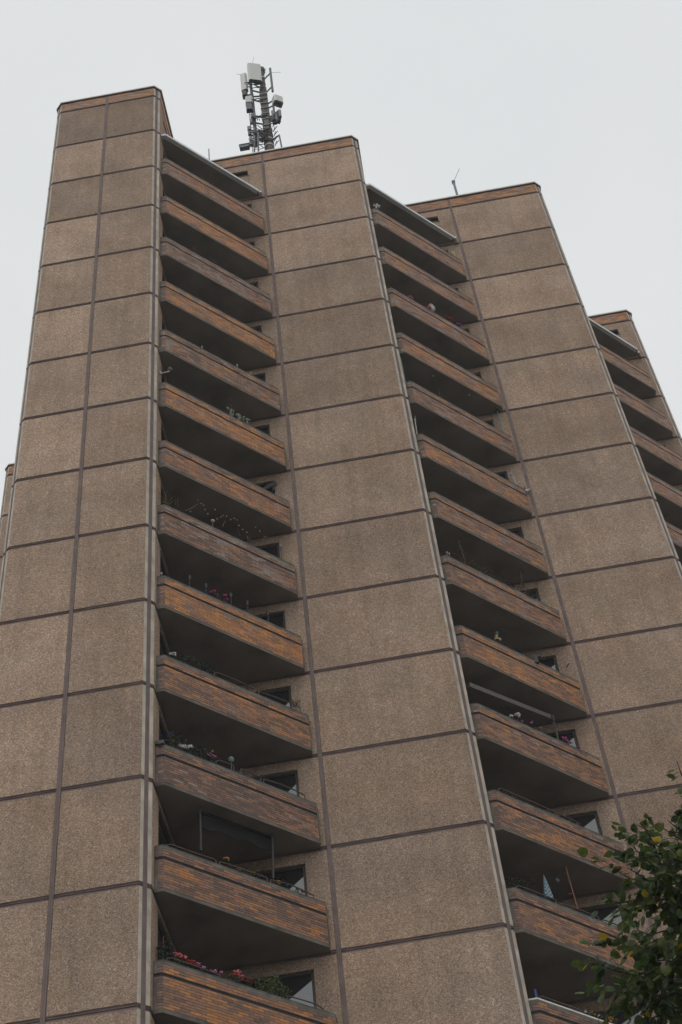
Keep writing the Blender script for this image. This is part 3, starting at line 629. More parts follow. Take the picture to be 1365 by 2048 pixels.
for (a, b2), w in zip(((445, 995), (745, 1150), (862, 1217)), ('near the corner of', 'right of the middle of', 'at the window end of')):
    mb = MB(); p = bp(R, *z(a, b2)); mb.ball(p, .03, 0, (.55, .55, .52)); mb.tube([p, p - Vector((0, 0, .16))], .014, 5, 0, (.4, .4, .38))
    single('white_peg', 'small white peg ' + w + ' the parapet above the cactus', 'peg', mb, M_PAINT, 'white pegs on one parapet')
fl_ = thing('flood_lamp', 'white bracket lamp on the pebble-dash side wall above the cactus balcony', 'lamp', wall_pt(R.side, *z(100, 1222), .01))
mb = MB(); p = wall_pt(R.side, *z(92, 1224), .012); p2 = p + Vector((.26, 0, .02)); mb.tube([p, p2], .022, 6, 0, (.6, .6, .6)); mb.box(p, .05, .08, .11, t=(.55, .55, .55)); mb.build('bracket', M_PAINT, fl_)
mb = MB(); mb.ball(p2 + Vector((.02, 0, .1)), .085, 0, (.10, .08, .07)); mb.tube([p2, p2 + Vector((0, 0, .1))], .03, 6, 0, (.6, .6, .6)); mb.build('lamp_head', M_PAINT, fl_)
k = 4
twigs('small brown dry plant on the third parapet from the top', [((375, 172), (372, 135)), ((380, 175), (398, 150)), ((385, 178), (365, 150)), ((395, 183), (418, 170)), ((390, 180), (405, 178))], R, z)
twigs('row of short dry grass stalks on the third parapet from the top', [((515, 246), (508, 230)), ((522, 252), (520, 232)), ((540, 262), (536, 245)), ((553, 272), (551, 250)), ((560, 276), (567, 262))], R, z)

# ---- second column of balconies
R = R2; z = zoomer(500, 250, 2.844); k = 2
def pinwheel(label, c, sz, tints, n):
    mb = MB(); q0 = Vector((1, 0, 0)) if n is None else n
    for i in range(6):
        a = i * math.pi / 3; d = Vector((math.cos(a) * .8, math.cos(a) * .3, math.sin(a))); e = Vector((math.cos(a + .8) * .8, math.cos(a + .8) * .3, math.sin(a + .8)))
        mb.hexa([c, c + d * sz, c + (d + e) * sz * .6, c + e * sz * .4] + [q + Vector((0, -.015, 0)) for q in (c, c + d * sz, c + (d + e) * sz * .6, c + e * sz * .4)], 0, tints[i % len(tints)])
    mb.ball(c, sz * .3, 0, (.6, .5, .2)); mb.tube([c, c - Vector((0, 0, .4))], .01, 4, 0, (.3, .3, .3))
    return single('toy_windmill', label, 'toy windmill', mb, M_PAINT)
pinwheel('little yellow, white and blue toy windmill at the corner of the topmost parapet', bp(R, *z(722, 460)), .17, [(.6, .55, .15), (.6, .62, .6), (.2, .22, .5)], None)
pinwheel('pale yellow and white toy windmill by the wall end of the topmost parapet', bp(R, *z(1165, 730)), .15, [(.6, .58, .3), (.6, .62, .6)], None)
z = zoomer(720, 560, 4.0147); k = 4
plant('leafy_plant', 'small olive pot plant at the outer corner of the pink-flowered parapet', 'pot plant', R, k, z, [(215, 45), (235, 38), (255, 48)], tint=OLIVE, r=.11, n=40)
plant('pink_geranium', 'pink geranium between the olive plant and the white owl', 'geranium', R, k, z, [(400, 150)], [(392, 136, 3, SALMON), (405, 141, 3.5, MAG), (418, 149, 3, SALMON)], r=.08, n=20)
plant('pink_geranium', 'pink geranium pressed against the white owl figure', 'geranium', R, k, z, [(555, 232)], [(535, 215, 2.5, MAG), (560, 222, 3.5, SALMON), (572, 236, 3, SALMON)], r=.08, n=20)
ow = thing('owl_figure', 'white owl figure standing among pink flowers on a parapet', 'owl figure', bp(R, *z(590, 255)) - Vector((0, 0, .1)))
p = bp(R, *z(580, 250)); mb = MB(); mb.ball(p + Vector((0, 0, .12)), .125, 0, (.5, .47, .43), 1.5, 9, 6); mb.ball(p + Vector((0, 0, .33)), .10, 0, (.48, .45, .41), 1.0, 9, 6)
for sx in (-1, 1): mb.tube([p + Vector((sx * .05, 0, .40)), p + Vector((sx * .075, 0, .48))], .03, 5, 0, (.4, .36, .32), r1=.006)
mb.build('body', M_PAINT, ow, smooth=True)
for sx in (-1, 1):
    mb = MB(); mb.ball(p + Vector((sx * .045, -.085, .35)), .028, 0, (.03, .03, .03)); mb.build('eye', M_PAINT, ow)
    mb = MB(); mb.ball((0, 0, 0), 1, 0, (.33, .29, .26)); mb.v = [tuple(p + Vector((sx * .115 + q[0] * .03, q[1] * .07, .14 + q[2] * .15))) for q in mb.v]; mb.build('wing', M_PAINT, ow)
plant('red_geranium', 'row of dark red blooms right of the white owl figure', 'geranium', R, k, z, [(700, 310), (735, 328), (760, 345)], [(685, 296, 3, RED), (700, 298, 3, RED), (715, 308, 3, RED), (730, 315, 3.5, RED), (745, 325, 3, RED), (758, 336, 3, RED)], r=.09, n=25)
plant('purple_aster', 'small purple aster at the window end of the owl parapet', 'aster', R, k, z, [(790, 362)], [(785, 352, 3, PURP), (798, 355, 3, PURP), (806, 362, 3, PURP)], r=.08, n=20)
for a, b2, w in (((325, 615), (362, 808), 'outer'), ((1102, 1058), (1144, 1208), 'wall')):
    p0, p1 = bp(R, *z(*a), .07), bp(R, *z(*b2), .07); m_ = (p0 + p1) / 2; mb = MB(); mb.tube([Vector((m_.x, m_.y, p1.z - .3)), Vector((m_.x, m_.y, p0.z))], .022, 8, 0, (.14, .24, .25)); mb.box((m_.x, m_.y, p0.z + .05), .1, .1, .1, t=(.03, .03, .03))
    single('clamp_pole', 'pale turquoise clamp pole at the ' + w + ' end of a second-column balcony', 'pole', mb, M_PAINT)
mb = MB(); p0, p1 = bp(R, *z(620, 838), .25), bp(R, *z(638, 912), .12); mb.tube([p0, p1], .02, 5, 0, (.03, .03, .03)); mb.tube([p1, p1 - Vector((0, 0, .3))], .018, 5, 0, (.03, .03, .03))
single('black_stick', 'leaning black stick between the two turquoise poles', 'stick', mb, M_PAINT)
for (a, b2), w in (((590, 770), 'outer'), ((879, 925), 'inner')):
    p = on_plane(*z(a, b2), Vector((0, 0, Z(zk(5)) - .02)), Vector((0, 0, 1))); mb = MB(); mb.ball(p, .035, 0, (.6, .55, .42)); mb.tube([p + Vector((0, 0, .035)), p], .04, 6, 0, (.2, .2, .2))
    single('ceiling_bulb', 'tiny pale bulb, the ' + w + ' of two under the soffit with the turquoise poles', 'bulb', mb, M_PAINT)
WH = (.6, .6, .58); mb = MB(); p0, p1 = bp(R, *z(443, 1120)), bp(R, *z(458, 1240)); mb.tube([p1 - Vector((0, 0, .2)), p0, p0 + Vector((.03, -.1, .05))], .017, 6, 0, WH); mb.ball(p0, .04, 0, WH)
single('white_pole', 'slim white pole at the outer end of the parapet with two white poles', 'pole', mb, M_PAINT)
mb = MB(); P = [bp(R, *z(*q), .06) for q in ((1192, 1554), (1212, 1558), (1226, 1568), (1264, 1648))]; mb.tube(P, .017, 6, 0, WH)
single('white_pole', 'bent white pole at the window end of the parapet with two white poles', 'pole', mb, M_PAINT)
sp = thing('spot_light', 'white spot light on a black stem at the wall end of a parapet', 'lamp', bp(R, *z(1330, 1705), .03))
mb = MB(); mb.tube([bp(R, *z(1322, 1655), .03), bp(R, *z(1327, 1715), .03)], .018, 6); mb.build('stem', M_FRAME, sp)
mb = MB(); p = bp(R, *z(1340, 1694), .01); mb.tube([p + Vector((-.14, -.02, 0)), p + Vector((.12, .02, .06))], .035, 8, 0, WH); mb.ball(p, .06, 0, WH); mb.build('lamp_head', M_PAINT, sp)
z = zoomer(840, 960, 3.79); k = 9
def vine(label, spine, r, n, tint):
    t = thing('climbing_vine', label, 'climbing plant', bp(R, *z(*spine[0])) - Vector((0, 0, .3))); P = [bp(R, *z(*q), .10) for q in spine]
    mb = MB(); mb.tube([P[0] - Vector((0, 0, .3))] + P, .01, 5); mb.build('stem', M_TWIG, t); mb = MB()
    for a, b2 in zip(P, P[1:]):
        for i in range(4): leafy(mb, a.lerp(b2, i / 4), (r, r, r), n, .055, tint)
    mb.build('foliage', M_LEAF, t)
vine('tall withered brown vine climbing near the outer end of a parapet', [(340, 605), (318, 540), (290, 455), (265, 375)], .07, 9, (.13, .08, .035))
vine('tall olive vine climbing near the window end of the same overgrown parapet', [(790, 835), (772, 750), (758, 670), (768, 605)], .10, 10, (.075, .075, .025))
plant('dry_bush', 'tangled brown dry bush along the outer half of the overgrown parapet', 'dry plant', R, k, z, [(260, 580), (310, 605), (370, 625), (420, 650), (465, 678), (510, 685), (530, 705)], tint=(.12, .075, .04), r=.13, n=45, size=.045)
plant('dry_bush', 'low fuzzy dry seed heads along the inner half of the overgrown parapet', 'dry plant', R, k, z, [(570, 730), (620, 755), (665, 775), (710, 798), (760, 825), (820, 855), (865, 880)], tint=(.10, .075, .06), r=.10, n=40, size=.04)
for (a, b2), w in (((214, 554), 'outer corner'), ((940, 918), 'window end')):
    mb = MB()
    for dx in (-8, 8): p = bp(R, *z(a + dx, b2 + dx * .5)); mb.ball(p, .032, 0, (.5, .5, .48)); mb.tube([p, p - Vector((0, 0, .15))], .01, 4, 0, (.3, .3, .3))
    single('garden_spikes', 'pair of white knobbed spikes at the ' + w + ' of the overgrown parapet', 'garden ornament', mb, M_PAINT)
k = 10
fg = thing('garden_figure', 'little garden figure with a teal ball head on an orange parapet', 'garden figure', bp(R, *z(583, 1215)))
p = bp(R, *z(583, 1210)); mb = MB(); mb.ball(bp(R, *z(583, 1164)), .06, 0, (.02, .12, .14), 1, 9, 6); mb.build('head', M_PAINT, fg)
mb = MB(); mb.tube([p - Vector((0, 0, .05)), p + Vector((0, 0, .05)), bp(R, *z(582, 1172))], .085, 8, 0, (.22, .17, .06), r1=.035); mb.build('body', M_PAINT, fg)
mb = MB(); mb.ball(bp(R, *z(606, 1209)), .05, 0, (.5, .48, .44)); mb.build('base', M_PAINT, fg)
mb = MB(); p = bp(R, *z(880, 1362), .0); mb.box(p, .12, .14, .3, t=(.015, .015, .015)); mb.box(p + Vector((.05, .08, .12)), .2, .2, .08, t=(.015, .015, .015))
single('black_clamp', 'black clamp hooked over the top of an orange brick parapet', 'clamp', mb, M_PAINT)
mb = MB(); p = wall_pt(R.back, *z(1112, 1420), .02); mb.tube([p, p + Vector((.08, -.1, .04))], .018, 6, 0, (.08, .08, .08)); mb.ball(p + Vector((.1, -.12, .04)), .035, 0, (.5, .5, .48))
single('wall_lamp', 'tiny lamp on the pebble-dash pier behind the parapet with the black clamp', 'lamp', mb, M_PAINT)
z = zoomer(920, 1360, 3.4125); k = 11
aw = thing('cassette_awning', 'closed grey awning cassette fixed under a second-column balcony', 'awning', bp(R, *z(640, 330), .1))
A0, A1 = bp(R, *z(55, 40), .16), bp(R, *z(632, 268), .16); nn = Vector((R.front.n[0], R.front.n[1], 0))
mb = MB(); mb.hexa([A0 - q_ for q_ in ()] or [A0 - Vector((0, 0, .09)) - nn * .1, A1 - Vector((0, 0, .09)) - nn * .1, A1 - Vector((0, 0, .09)) + nn * .08, A0 - Vector((0, 0, .09)) + nn * .08, A0 + Vector((0, 0, .07)) - nn * .1, A1 + Vector((0, 0, .07)) - nn * .1, A1 + Vector((0, 0, .07)) + nn * .08, A0 + Vector((0, 0, .07)) + nn * .08]); mb.build('cassette', simple('grey_awning', (.16, .145, .13), .7), aw)
mb = MB(); p = bp(R, *z(632, 250), .12); mb.tube([p + Vector((0, 0, .05)), p - Vector((0, 0, .9))], .025, 6); mb.build('post', M_FRAME, aw)
plant('white_rose', 'white blooms at the outer end of the parapet under the grey awning', 'rose', R, k, z, [(345, 258), (390, 265)], [(342, 243, 3, WHITE), (355, 248, 3, WHITE), (380, 236, 2.5, WHITE), (398, 238, 4, WHITE), (404, 247, 3, WHITE)], r=.09, n=25, tint=(.05, .055, .02))
plant('pink_petunia', 'three small pink blooms in the middle of the parapet under the grey awning', 'petunia', R, k, z, [(430, 295), (490, 310), (540, 342)], [(425, 281, 2.5, LILAC), (487, 291, 3, LILAC), (545, 329, 3, LILAC)], r=.08, n=20)
plant('fuchsia', 'magenta fuchsia in front of the bright window corner below the grey awning', 'fuchsia', R, k, z, [(715, 418), (745, 430)], [(705, 394, 3, MAG), (718, 400, 4, MAG), (730, 410, 3, MAG), (740, 424, 2.5, MAG)], r=.08, n=25)
plant('fuchsia', 'small magenta fuchsia against the pebble-dash pier below the grey awning', 'fuchsia', R, k, z, [(805, 466)], [(809, 457, 3, MAG)], r=.05, n=14)
k = 12
t = plant('dry_ivy', 'brown dry ivy trailing along the whole top of a parapet', 'ivy', R, k, z, [(290 + i * 58, 758 + i * 25) for i in range(10)], tint=(.12, .065, .04), r=.055, n=40, size=.035)
rail(R, k, z, [(262, 745), (280, 742), (420, 800), (560, 862), (800, 968)], k)
k = 13
plant('olive_bush', 'loose olive-green bush at the outer corner behind the checked parasol', 'bush', R, k, z, [(335, 1385), (370, 1375), (400, 1390), (440, 1372), (465, 1380)], tint=(.045, .045, .016), r=.16, n=40, inset=.16)
rail(R, k, z, [(385, 1412), (402, 1406), (520, 1448), (655, 1502)], k); rail(R, k, z, [(680, 1530), (700, 1526), (820, 1568), (945, 1618)], k); rail(R, k, z, [(968, 1642), (985, 1638), (1050, 1662), (1120, 1695)], k)
pa = thing('parasol', 'closed parasol in blue and white checks standing behind a parapet', 'parasol', bp(R, *z(605, 1500), .12) - Vector((0, 0, .8)))
pt, pb = bp(R, *z(574, 1340), .12), bp(R, *z(606, 1500), .12); rows, seg = 12, 12
mb = MB(); ax = pb - pt
for i in range(rows):
    for j in range(seg):
        def P(i, j):
            f = i / rows; rr = (.012 + .105 * f ** .8) * (1 + .22 * math.sin(j * math.pi)) * (1 + .13 * math.cos(3 * 2 * math.pi * j / seg)); a = 2 * math.pi * j / seg
            return pt + ax * f + Vector((math.cos(a) * rr, math.sin(a) * rr, 0))
        tt = (.36, .43, .46) if (i + j) % 2 else (.035, .13, .21)
        mb.face([P(i, j), P(i, j + 1), P(i + 1, j + 1), P(i + 1, j)], 0, tt)
mb.build('canopy', M_PETAL, pa); mb = MB(); mb.tube([pt + Vector((0, 0, .03)), pb - Vector((0, 0, .8))], .014, 6, 0, (.35, .35, .33)); mb.build('pole', M_PAINT, pa)
mb = MB(); mb.tube([bp(R, *z(722, 1272), .10), bp(R, *z(765, 1425), .10), bp(R, *z(806, 1565), .10)], .016, 6); p = bp(R, *z(766, 1458), .10); mb.tube([p, p + Vector((-.08, 0, .01))], .01, 4)
single('bamboo_cane', 'tall reddish bamboo cane leaning beside the checked parasol', 'cane', mb, simple('bamboo', (.30, .13, .07), .7))
for (a, b2), w in (((712, 1308), 'upper grey paper ball hanging near the bamboo cane'), ((665, 1368), 'lower grey paper ball hanging between parasol and cane')):
    p = bp(R, *z(a, b2), .2); t = thing('paper_ball', w, 'lantern', p); mb = MB(); mb.ball(p, .055, 0, (.22, .22, .22), 1, 10, 7); mb.build('ball', M_PAINT, t, smooth=True)
    mb = MB(); mb.tube([p, Vector((p.x, p.y, Z(zk(12))))], .003, 3, 0, (.1, .1, .1)); mb.build('cord', M_PAINT, t)
z = zoomer(1000, 1640, 3.74); k = 14
mb = MB(); p = bp(R, *z(273, 1312), .07); mb.box(p, .05, .05, .22, t=(.02, .07, .30)); mb.ball(p + Vector((0, 0, .12)), .03, 0, (.02, .07, .30))
single('blue_bottle', 'small blue bottle at the corner of the white-edged parapet', 'bottle', mb, M_PAINT)
rail(R, k, z, [(297, 1326), (315, 1320), (460, 1370), (625, 1432)], k)
plant('chrysanthemum', 'white and cream daisies at the near end of the white-edged parapet flowers', 'daisy', R, k, z, [(650, 1452), (700, 1468), (740, 1478)], [(643, 1434, 2.5, WHITE), (690, 1442, 2, ORANGE), (738, 1462, 2.5, WHITE), (712, 1455, 2, YEL)], r=.11, n=45, tint=(.06, .05, .02))
plant('chrysanthemum', 'orange chrysanthemums next to the daisies on the white-edged parapet', 'chrysanthemum', R, k, z, [(790, 1485), (830, 1495), (860, 1510)], [(800, 1490, 2.5, ORANGE), (815, 1484, 2.5, YEL), (832, 1478, 3, ORANGE), (828, 1505, 3, ORANGE), (845, 1490, 2.5, YEL)], r=.12, n=50, tint=(.06, .05, .02))

# ------------------------------------------------------------------ roof: antennas and the radio mast
M_AERIAL = simple('weathered_zinc', (.20, .22, .25), .5)
def roof_rod(label, base, tip, r, whip=None):
    mb = MB(); mb.tube([base, tip], r, 7)
    if whip: mb.tube([tip, whip], .012, 4); mb.box(tip, .14, .14, .12)
    return single('aerial_rod', label, 'aerial', mb, M_AERIAL)
py = Vector((0, W(0, 2.85, 0).y, 0)); ny = Vector((0, 1, 0))
p0 = on_plane(916, 394, py, ny); p1 = on_plane(908.5, 364, py, ny); rb = Vector((p0.x, p0.y, W(0, 0, .2).z))
roof_rod('grey aerial post with a slanting whip on the roof of the right-hand block', rb, Vector((p0.x, p0.y, p1.z)), .055, on_plane(919.5, 337, py, ny))
pc = Vector((0, W(0, 0.75, 0).y, 0)); p0 = on_plane(419, 319, pc, ny); p1 = on_plane(418, 298, pc, ny)
roof_rod('thin lightning rod standing on the left flat canopy roof', Vector((p0.x, p0.y, Z(-.93))), Vector((p0.x, p0.y, p1.z)), .022)

MY = 2.05
def mp_(a, b, dy=0.0): return on_plane(430 + a / 6.825, 100 + b / 6.825, Vector((0, W(0, MY, 0).y + dy, 0)), ny)
pb_, pt_ = mp_(755, 1380), mp_(630, 275); mx_ = (pb_.x * .6 + pt_.x * .4)
mast = thing('radio_mast', 'tall roof radio mast crowded with white antenna panels and cables', 'radio mast', Vector((mx_, W(0, MY, 0).y, Z(.2))))
M_POLE = simple('rusty_mast_steel', (.10, .075, .066), .65, var=.3, scale=4); M_STEEL = simple('galvanised_steel', (.10, .115, .13), .5, .4, .15); M_ANT = simple('antenna_shell', (.62, .63, .60), .5, var=.04); M_CLAMP = simple('galvanised_clamp', (.34, .33, .31), .5); M_CABLE = simple('black_cable', (.018, .022, .028), .5); M_BOX = simple('grey_radio_unit', (.22, .23, .24), .6, var=.1)
yM = W(0, MY, 0).y
def zat(b): return mp_(680, b).z
def V(x, y, zz): return Vector((mx_ + x, yM + y, zz))
mb = MB(); mb.tube([V(0, 0, Z(.2)), V(0, 0, zat(960)), V(0, 0, zat(580))], .21, 12, r1=.16); mb.tube([V(0, 0, zat(580)), V(0, 0, zat(290))], .125, 12); mb.build('pole', M_POLE, mast, smooth=False)
for i, b2 in enumerate((470, 390, 1215, 1260, 1300, 1345, 1180, 1110)):
    mb = MB(); r = .14 if b2 < 580 else .225; mb.tube([V(0, 0, zat(b2) - .035), V(0, 0, zat(b2) + .035)], r, 14); mb.build('band', M_GREYM if i % 2 else M_POLE, mast)
mb = MB(); mb.tube([V(0, 0, zat(300)), V(0, 0, zat(262))], .17, 14); mb.ball(V(0, 0, zat(255)), .12, 0, squash=.7)
for i in range(8): a = i * math.pi / 4; mb.box(V(math.cos(a) * .16, math.sin(a) * .16, zat(270)), .05, .05, .16)
mb.build('top_flange', M_CABLE, mast)
# cable bundle on the front, held by pale clamps
mb = MB()
for i in range(9):
    x = -.15 + i * .0375; j = rnd.uniform(-.02, .02)
    mb.tube([V(x + j, -.20, zat(570)), V(x, -.24, zat(750)), V(x + j, -.26, zat(950)), V(x * .7 + .03, -.26, zat(1040)), V(x * .5, -.24, zat(1150))], .021, 5)
mb.build('cable_bundle', M_CABLE, mast, 'stuff')
for b2 in (590, 655, 720, 788, 862, 937, 1025):
    mb = MB(); q_ = mp_(680, b2, -.29).z; mb.box(V(0, -.29, q_), .37, .04, .04); mb.box(V(-.165, -.22, q_), .03, .14, .04); mb.box(V(.165, -.22, q_), .03, .14, .04); mb.build('cable_clamp', M_CLAMP, mast)
mb = MB()
for sx in (-1, 1): mb.tube([V(-.62 + sx * .13, .05, zat(1420)), V(-.62 + sx * .13, .05, zat(560))], .016, 5)
n_ = 22
for i in range(n_): zz = zat(1400) + (zat(580) - zat(1400)) * i / n_; mb.tube([V(-.75, .05, zz), V(-.49, .05, zz)], .011, 4)
for b2 in (640, 900, 1150, 1330): mb.tube([V(-.5, .05, zat(b2)), V(-.1, 0, zat(b2))], .016, 4)
mb.build('ladder', M_STEEL, mast)
def arm(a0, a1, r=.035, mat=None):
    mb = MB(); mb.tube([a0, a1], r, 6); return mb.build('bracket_arm', mat or M_STEEL, mast)
def vx(a, b): return mp_(a, b).x - mx_
# antenna pole on the right with two arms
xr_ = vx(780, 450)
mb = MB(); mb.tube([V(xr_, -.1, zat(615)), V(xr_, -.1, zat(300))], .055, 8); mb.ball(V(xr_, -.1, zat(298)), .065); mb.build('side_pole', M_STEEL, mast)
arm(V(0, 0, zat(420)), V(xr_, -.1, zat(355))); arm(V(0, 0, zat(610)), V(xr_, -.1, zat(545)))
# carrier pole on the left
xl_ = vx(540, 950)
mb = MB(); mb.tube([V(xl_, -.15, zat(1330)), V(xl_, -.15, zat(480))], .07, 8); mb.build('side_pole', M_STEEL, mast)
for b2, c2 in ((590, 560), (625, 650), (725, 690), (940, 910), (1030, 1010), (1240, 1225), (1165, 1180)): arm(V(0, 0, zat(b2)), V(xl_, -.15, zat(c2)), .04)
def panel(a, bt, bb, w, d, y, name='antenna_panel', mat=None, rot=0.0, back=True):
    x = mp_(a, bb, y).x - mx_; z0, z1 = mp_(a, bb, y).z, mp_(a, bt, y).z; Q = Matrix.Rotation(rot, 3, 'Z'); c = V(x, y, (z0 + z1) / 2); h = z1 - z0; mb = MB(); r = min(.06, w * .2)
    pts = [(-w / 2 + r, -d / 2), (w / 2 - r, -d / 2), (w / 2, -d / 2 + r), (w / 2, d / 2), (-w / 2, d / 2), (-w / 2, -d / 2 + r)]
    lo = [c + Q @ Vector((p[0], p[1], -h / 2)) for p in pts]; hi = [c + Q @ Vector((p[0], p[1], h / 2 - (0.04 if i in (0, 1) else 0))) for i, p in enumerate(pts)]
    mb.face(list(reversed(lo)), 1); mb.face(hi)
    for i in range(6): j = (i + 1) % 6; mb.face([lo[i], lo[j], hi[j], hi[i]])
    o = mb.build(name, [mat or M_ANT, M_CABLE if mat else M_BOX], mast)
    if back:
        mb = MB()
        for i in range(max(3, int(w / .09))): mb.box(c + Q @ Vector((-w / 2 + .06 + i * .085, 0, -h / 2 - .05)), .035, .06, .10)
        mb.build('cable_socket', M_CABLE, o)
    arm(c + Q @ Vector((0, d / 2, 0)), V(xl_ if x < 0 else .0, -.05, c.z), .035)
    return o
panel(555, 200, 430, .62, .20, -.45, rot=.32)                 # the large panel
panel(410, 335, 560, .30, .20, -.15, rot=-.15)                # the slim panel on the far left
panel(415, 560, 640, .24, .24, -.1, 'radio_unit', M_POLE, back=False)
panel(472, 650, 735, .34, .22, -.3, rot=.1, back=False); panel(478, 740, 830, .30, .22, -.3, 'radio_unit', M_STEEL, rot=.1)
panel(865, 655, 735, .44, .32, -.35, rot=.55)                 # square box on the right
for a, bt, bb, w in ((515, 870, 925, .15), (505, 940, 1000, .13), (550, 860, 940, .09), (475, 1045, 1095, .18), (480, 1110, 1160, .15), (495, 1185, 1240, .15), (545, 1120, 1210, .12), (800, 830, 950, .12), (845, 850, 960, .12), (500, 1250, 1300, .16)):
    panel(a, bt, bb, w, .11, -.28, 'radio_unit', rnd.choice([M_BOX, M_STEEL, M_BOX]), rot=rnd.uniform(-.3, .3))
panel(885, 860, 955, .12, .4, -.2, 'radio_unit', M_BOX, rot=.4, back=False)
arm(V(0, 0, zat(760)), V(vx(830, 790), -.3, zat(790))); arm(V(0, 0, zat(1000)), V(vx(850, 965), -.25, zat(965)), .05, M_CABLE)
mb = MB(); x = vx(820, 880); mb.tube([V(x, -.3, zat(1000)), V(x, -.3, zat(790))], .05, 8); mb.build('side_pole', M_STEEL, mast)
x = vx(420, 1340); mb = MB(); mb.box(V(x, -.3, zat(1370)), .42, .2, .2); mb.box(V(x, -.3, zat(1350)), .46, .24, .04); mb.build('radio_unit', M_STEEL, mast)
arm(V(x, -.3, zat(1320)), V(xl_, -.15, zat(1290)), .03); mb = MB(); mb.box(V(vx(540, 1310), -.25, zat(1315)), .3, .2, .26); mb.build('radio_unit', M_CABLE, mast)
mb = MB(); mb.box(V(vx(830, 1050), -.2, zat(1060)), .2, .2, .24); mb.box(V(vx(770, 1000), -.15, zat(1010)), .16, .16, .2); mb.build('radio_unit', M_CABLE, mast)
mb = MB()
for i in range(46):                                              # loose cable loops between the units and the pole
    a = V(xl_ + rnd.uniform(-.3, .3), -.3 + rnd.uniform(-.1, .1), zat(rnd.choice((480, 520, 560, 1150, 1200, 1250, 1290, 1180, 960, 700)))); c2 = V(rnd.uniform(-.2, .1), -.28, a.z - rnd.uniform(-.2, .5))
    mb.tube([a, a.lerp(c2, .35) - Vector((0, .05, rnd.uniform(.1, .35))), a.lerp(c2, .7) - Vector((0, .05, rnd.uniform(.0, .3))), c2], rnd.uniform(.014, .024), 5)
for i in range(12):
    a = V(.55 + rnd.uniform(-.15, .2), -.3, zat(rnd.uniform(930, 1080))); c2 = V(.12, -.28, zat(rnd.uniform(980, 1120))); mb.tube([a, a.lerp(c2, .5) - Vector((0, .05, rnd.uniform(.05, .3))), c2], .022, 5)
mb.build('loose_cable', M_CABLE, mast, 'stuff')
for a0, a1, y in (((690, 240), (705, 370), -.1), ((515, 175), (535, 95), -.4), ((300, 330), (360, 335), -.2), ((775, 310), (900, 303), -.1)):
    p0, p1 = mp_(*a0, y), mp_(*a1, y); mb = MB(); mb.tube([p0, p1], .008, 4); mb.build('whip', M_STEEL, mast)
for sx, a in ((1, .75), (-1, .6), (1, .4)):                        # step irons and feet
    for i in range(5): zz = zat(1350) + i * .45; mb = MB(); mb.tube([V(sx * .25, -.1 * a, zz), V(sx * (.25 + .28 * a), -.2, zz + .16)], .018, 4); mb.build('step_iron', M_STEEL, mast)
for x, y in ((-.7, -.5), (.65, -.45), (-.45, -.75)):
    mb = MB(); mb.tube([V(x * .25, y * .3, zat(1290)), V(x * .8, y, zat(1330)), V(x * 1.1, y * 1.2, Z(.2))], .04, 6); mb.build('stay', M_STEEL, mast)

# ------------------------------------------------------------------ the lime tree beside the camera
M_BARK = simple('dark_bark', (.035, .028, .024), .9, var=.3, scale=12, bump=.3)
M_LIME = simple('lime_leaves', (1.15, 1.15, 1.1), .55, tint=True, var=.25, scale=18, spec=.4, trans=.42)
tr = random.Random(5)
TB = CAM + Vector((4.6, 8.6, 0)); TB.z = 0
tree = thing('lime_tree', 'lime tree with heart-shaped green leaves and a few yellow ones', 'tree', TB)
fork = TB + Vector((-.15, -.1, 3.6)); topp = TB + Vector((.15, .1, 7.3))
mb = MB(); mb.tube([TB, TB + Vector((.03, .02, 1.2)), TB + Vector((-.05, 0, 2.5)), fork, TB + Vector((0, .05, 5.4)), topp], .17, 10, r1=.03); mb.build('trunk', M_BARK, tree)
leafpos = []
def branch(P, r0, r1, tw=0.16, part=True, ml=.34):
    mb = MB(); mb.tube(P, r0, 6, r1=r1)
    pts = []
    for a, b2 in zip(P, P[1:]):
        n = max(1, int((b2 - a).length / .045))
        for i in range(n): pts.append((a.lerp(b2, i / n), (b2 - a).normalized()))
    for p, d in pts:
        if tr.random() > tw * 5.6: continue
        s = (Vector((tr.uniform(-1, 1), tr.uniform(-1, 1), tr.uniform(-.6, .45))).normalized() + d * .5).normalized(); ln = tr.uniform(.3 * ml, ml); e = p + s * ln - Vector((0, 0, ln * .2))
        mb.tube([p, p.lerp(e, .5) + Vector((0, 0, .015)), e], .0028, 3, r1=.0014, cap=False)
        m = int(ln / .026) + 1
        for i in range(m): leafpos.append((p.lerp(e, (i + .8) / m) + Vector((tr.uniform(-.025, .025), tr.uniform(-.025, .025), tr.uniform(-.03, .02))), s, tr.random()))
    if part: mb.build('branch', M_BARK, tree)
D_ = lambda u, v, d: at_dist(u, v, d)
branch([fork, D_(1460, 2010, 10.4), D_(1400, 1905, 10.2), D_(1365, 1850, 10.1), D_(1345, 1795, 10.05), D_(1322, 1735, 10.0), D_(1308, 1690, 10.0), D_(1290, 1655, 10.0)], .03, .005, .26)
branch([D_(1345, 1795, 10.05), D_(1310, 1802, 9.95), D_(1275, 1799, 9.9), D_(1240, 1806, 9.85), D_(1220, 1800, 9.8)], .009, .003, .3)
branch([D_(1338, 1775, 10.05), D_(1300, 1768, 10.2), D_(1262, 1757, 10.25), D_(1238, 1745, 10.3)], .008, .003, .25)
branch([D_(1440, 1890, 10.3), D_(1380, 1912, 10.0), D_(1340, 1935, 9.8), D_(1300, 1946, 9.75), D_(1260, 1948, 9.7), D_(1225, 1940, 9.7), D_(1195, 1925, 9.7)], .014, .003, .27)
branch([D_(1420, 1870, 10.6), D_(1340, 1885, 10.5), D_(1300, 1897, 10.4), D_(1262, 1893, 10.4), D_(1222, 1880, 10.4)], .010, .003, .28)
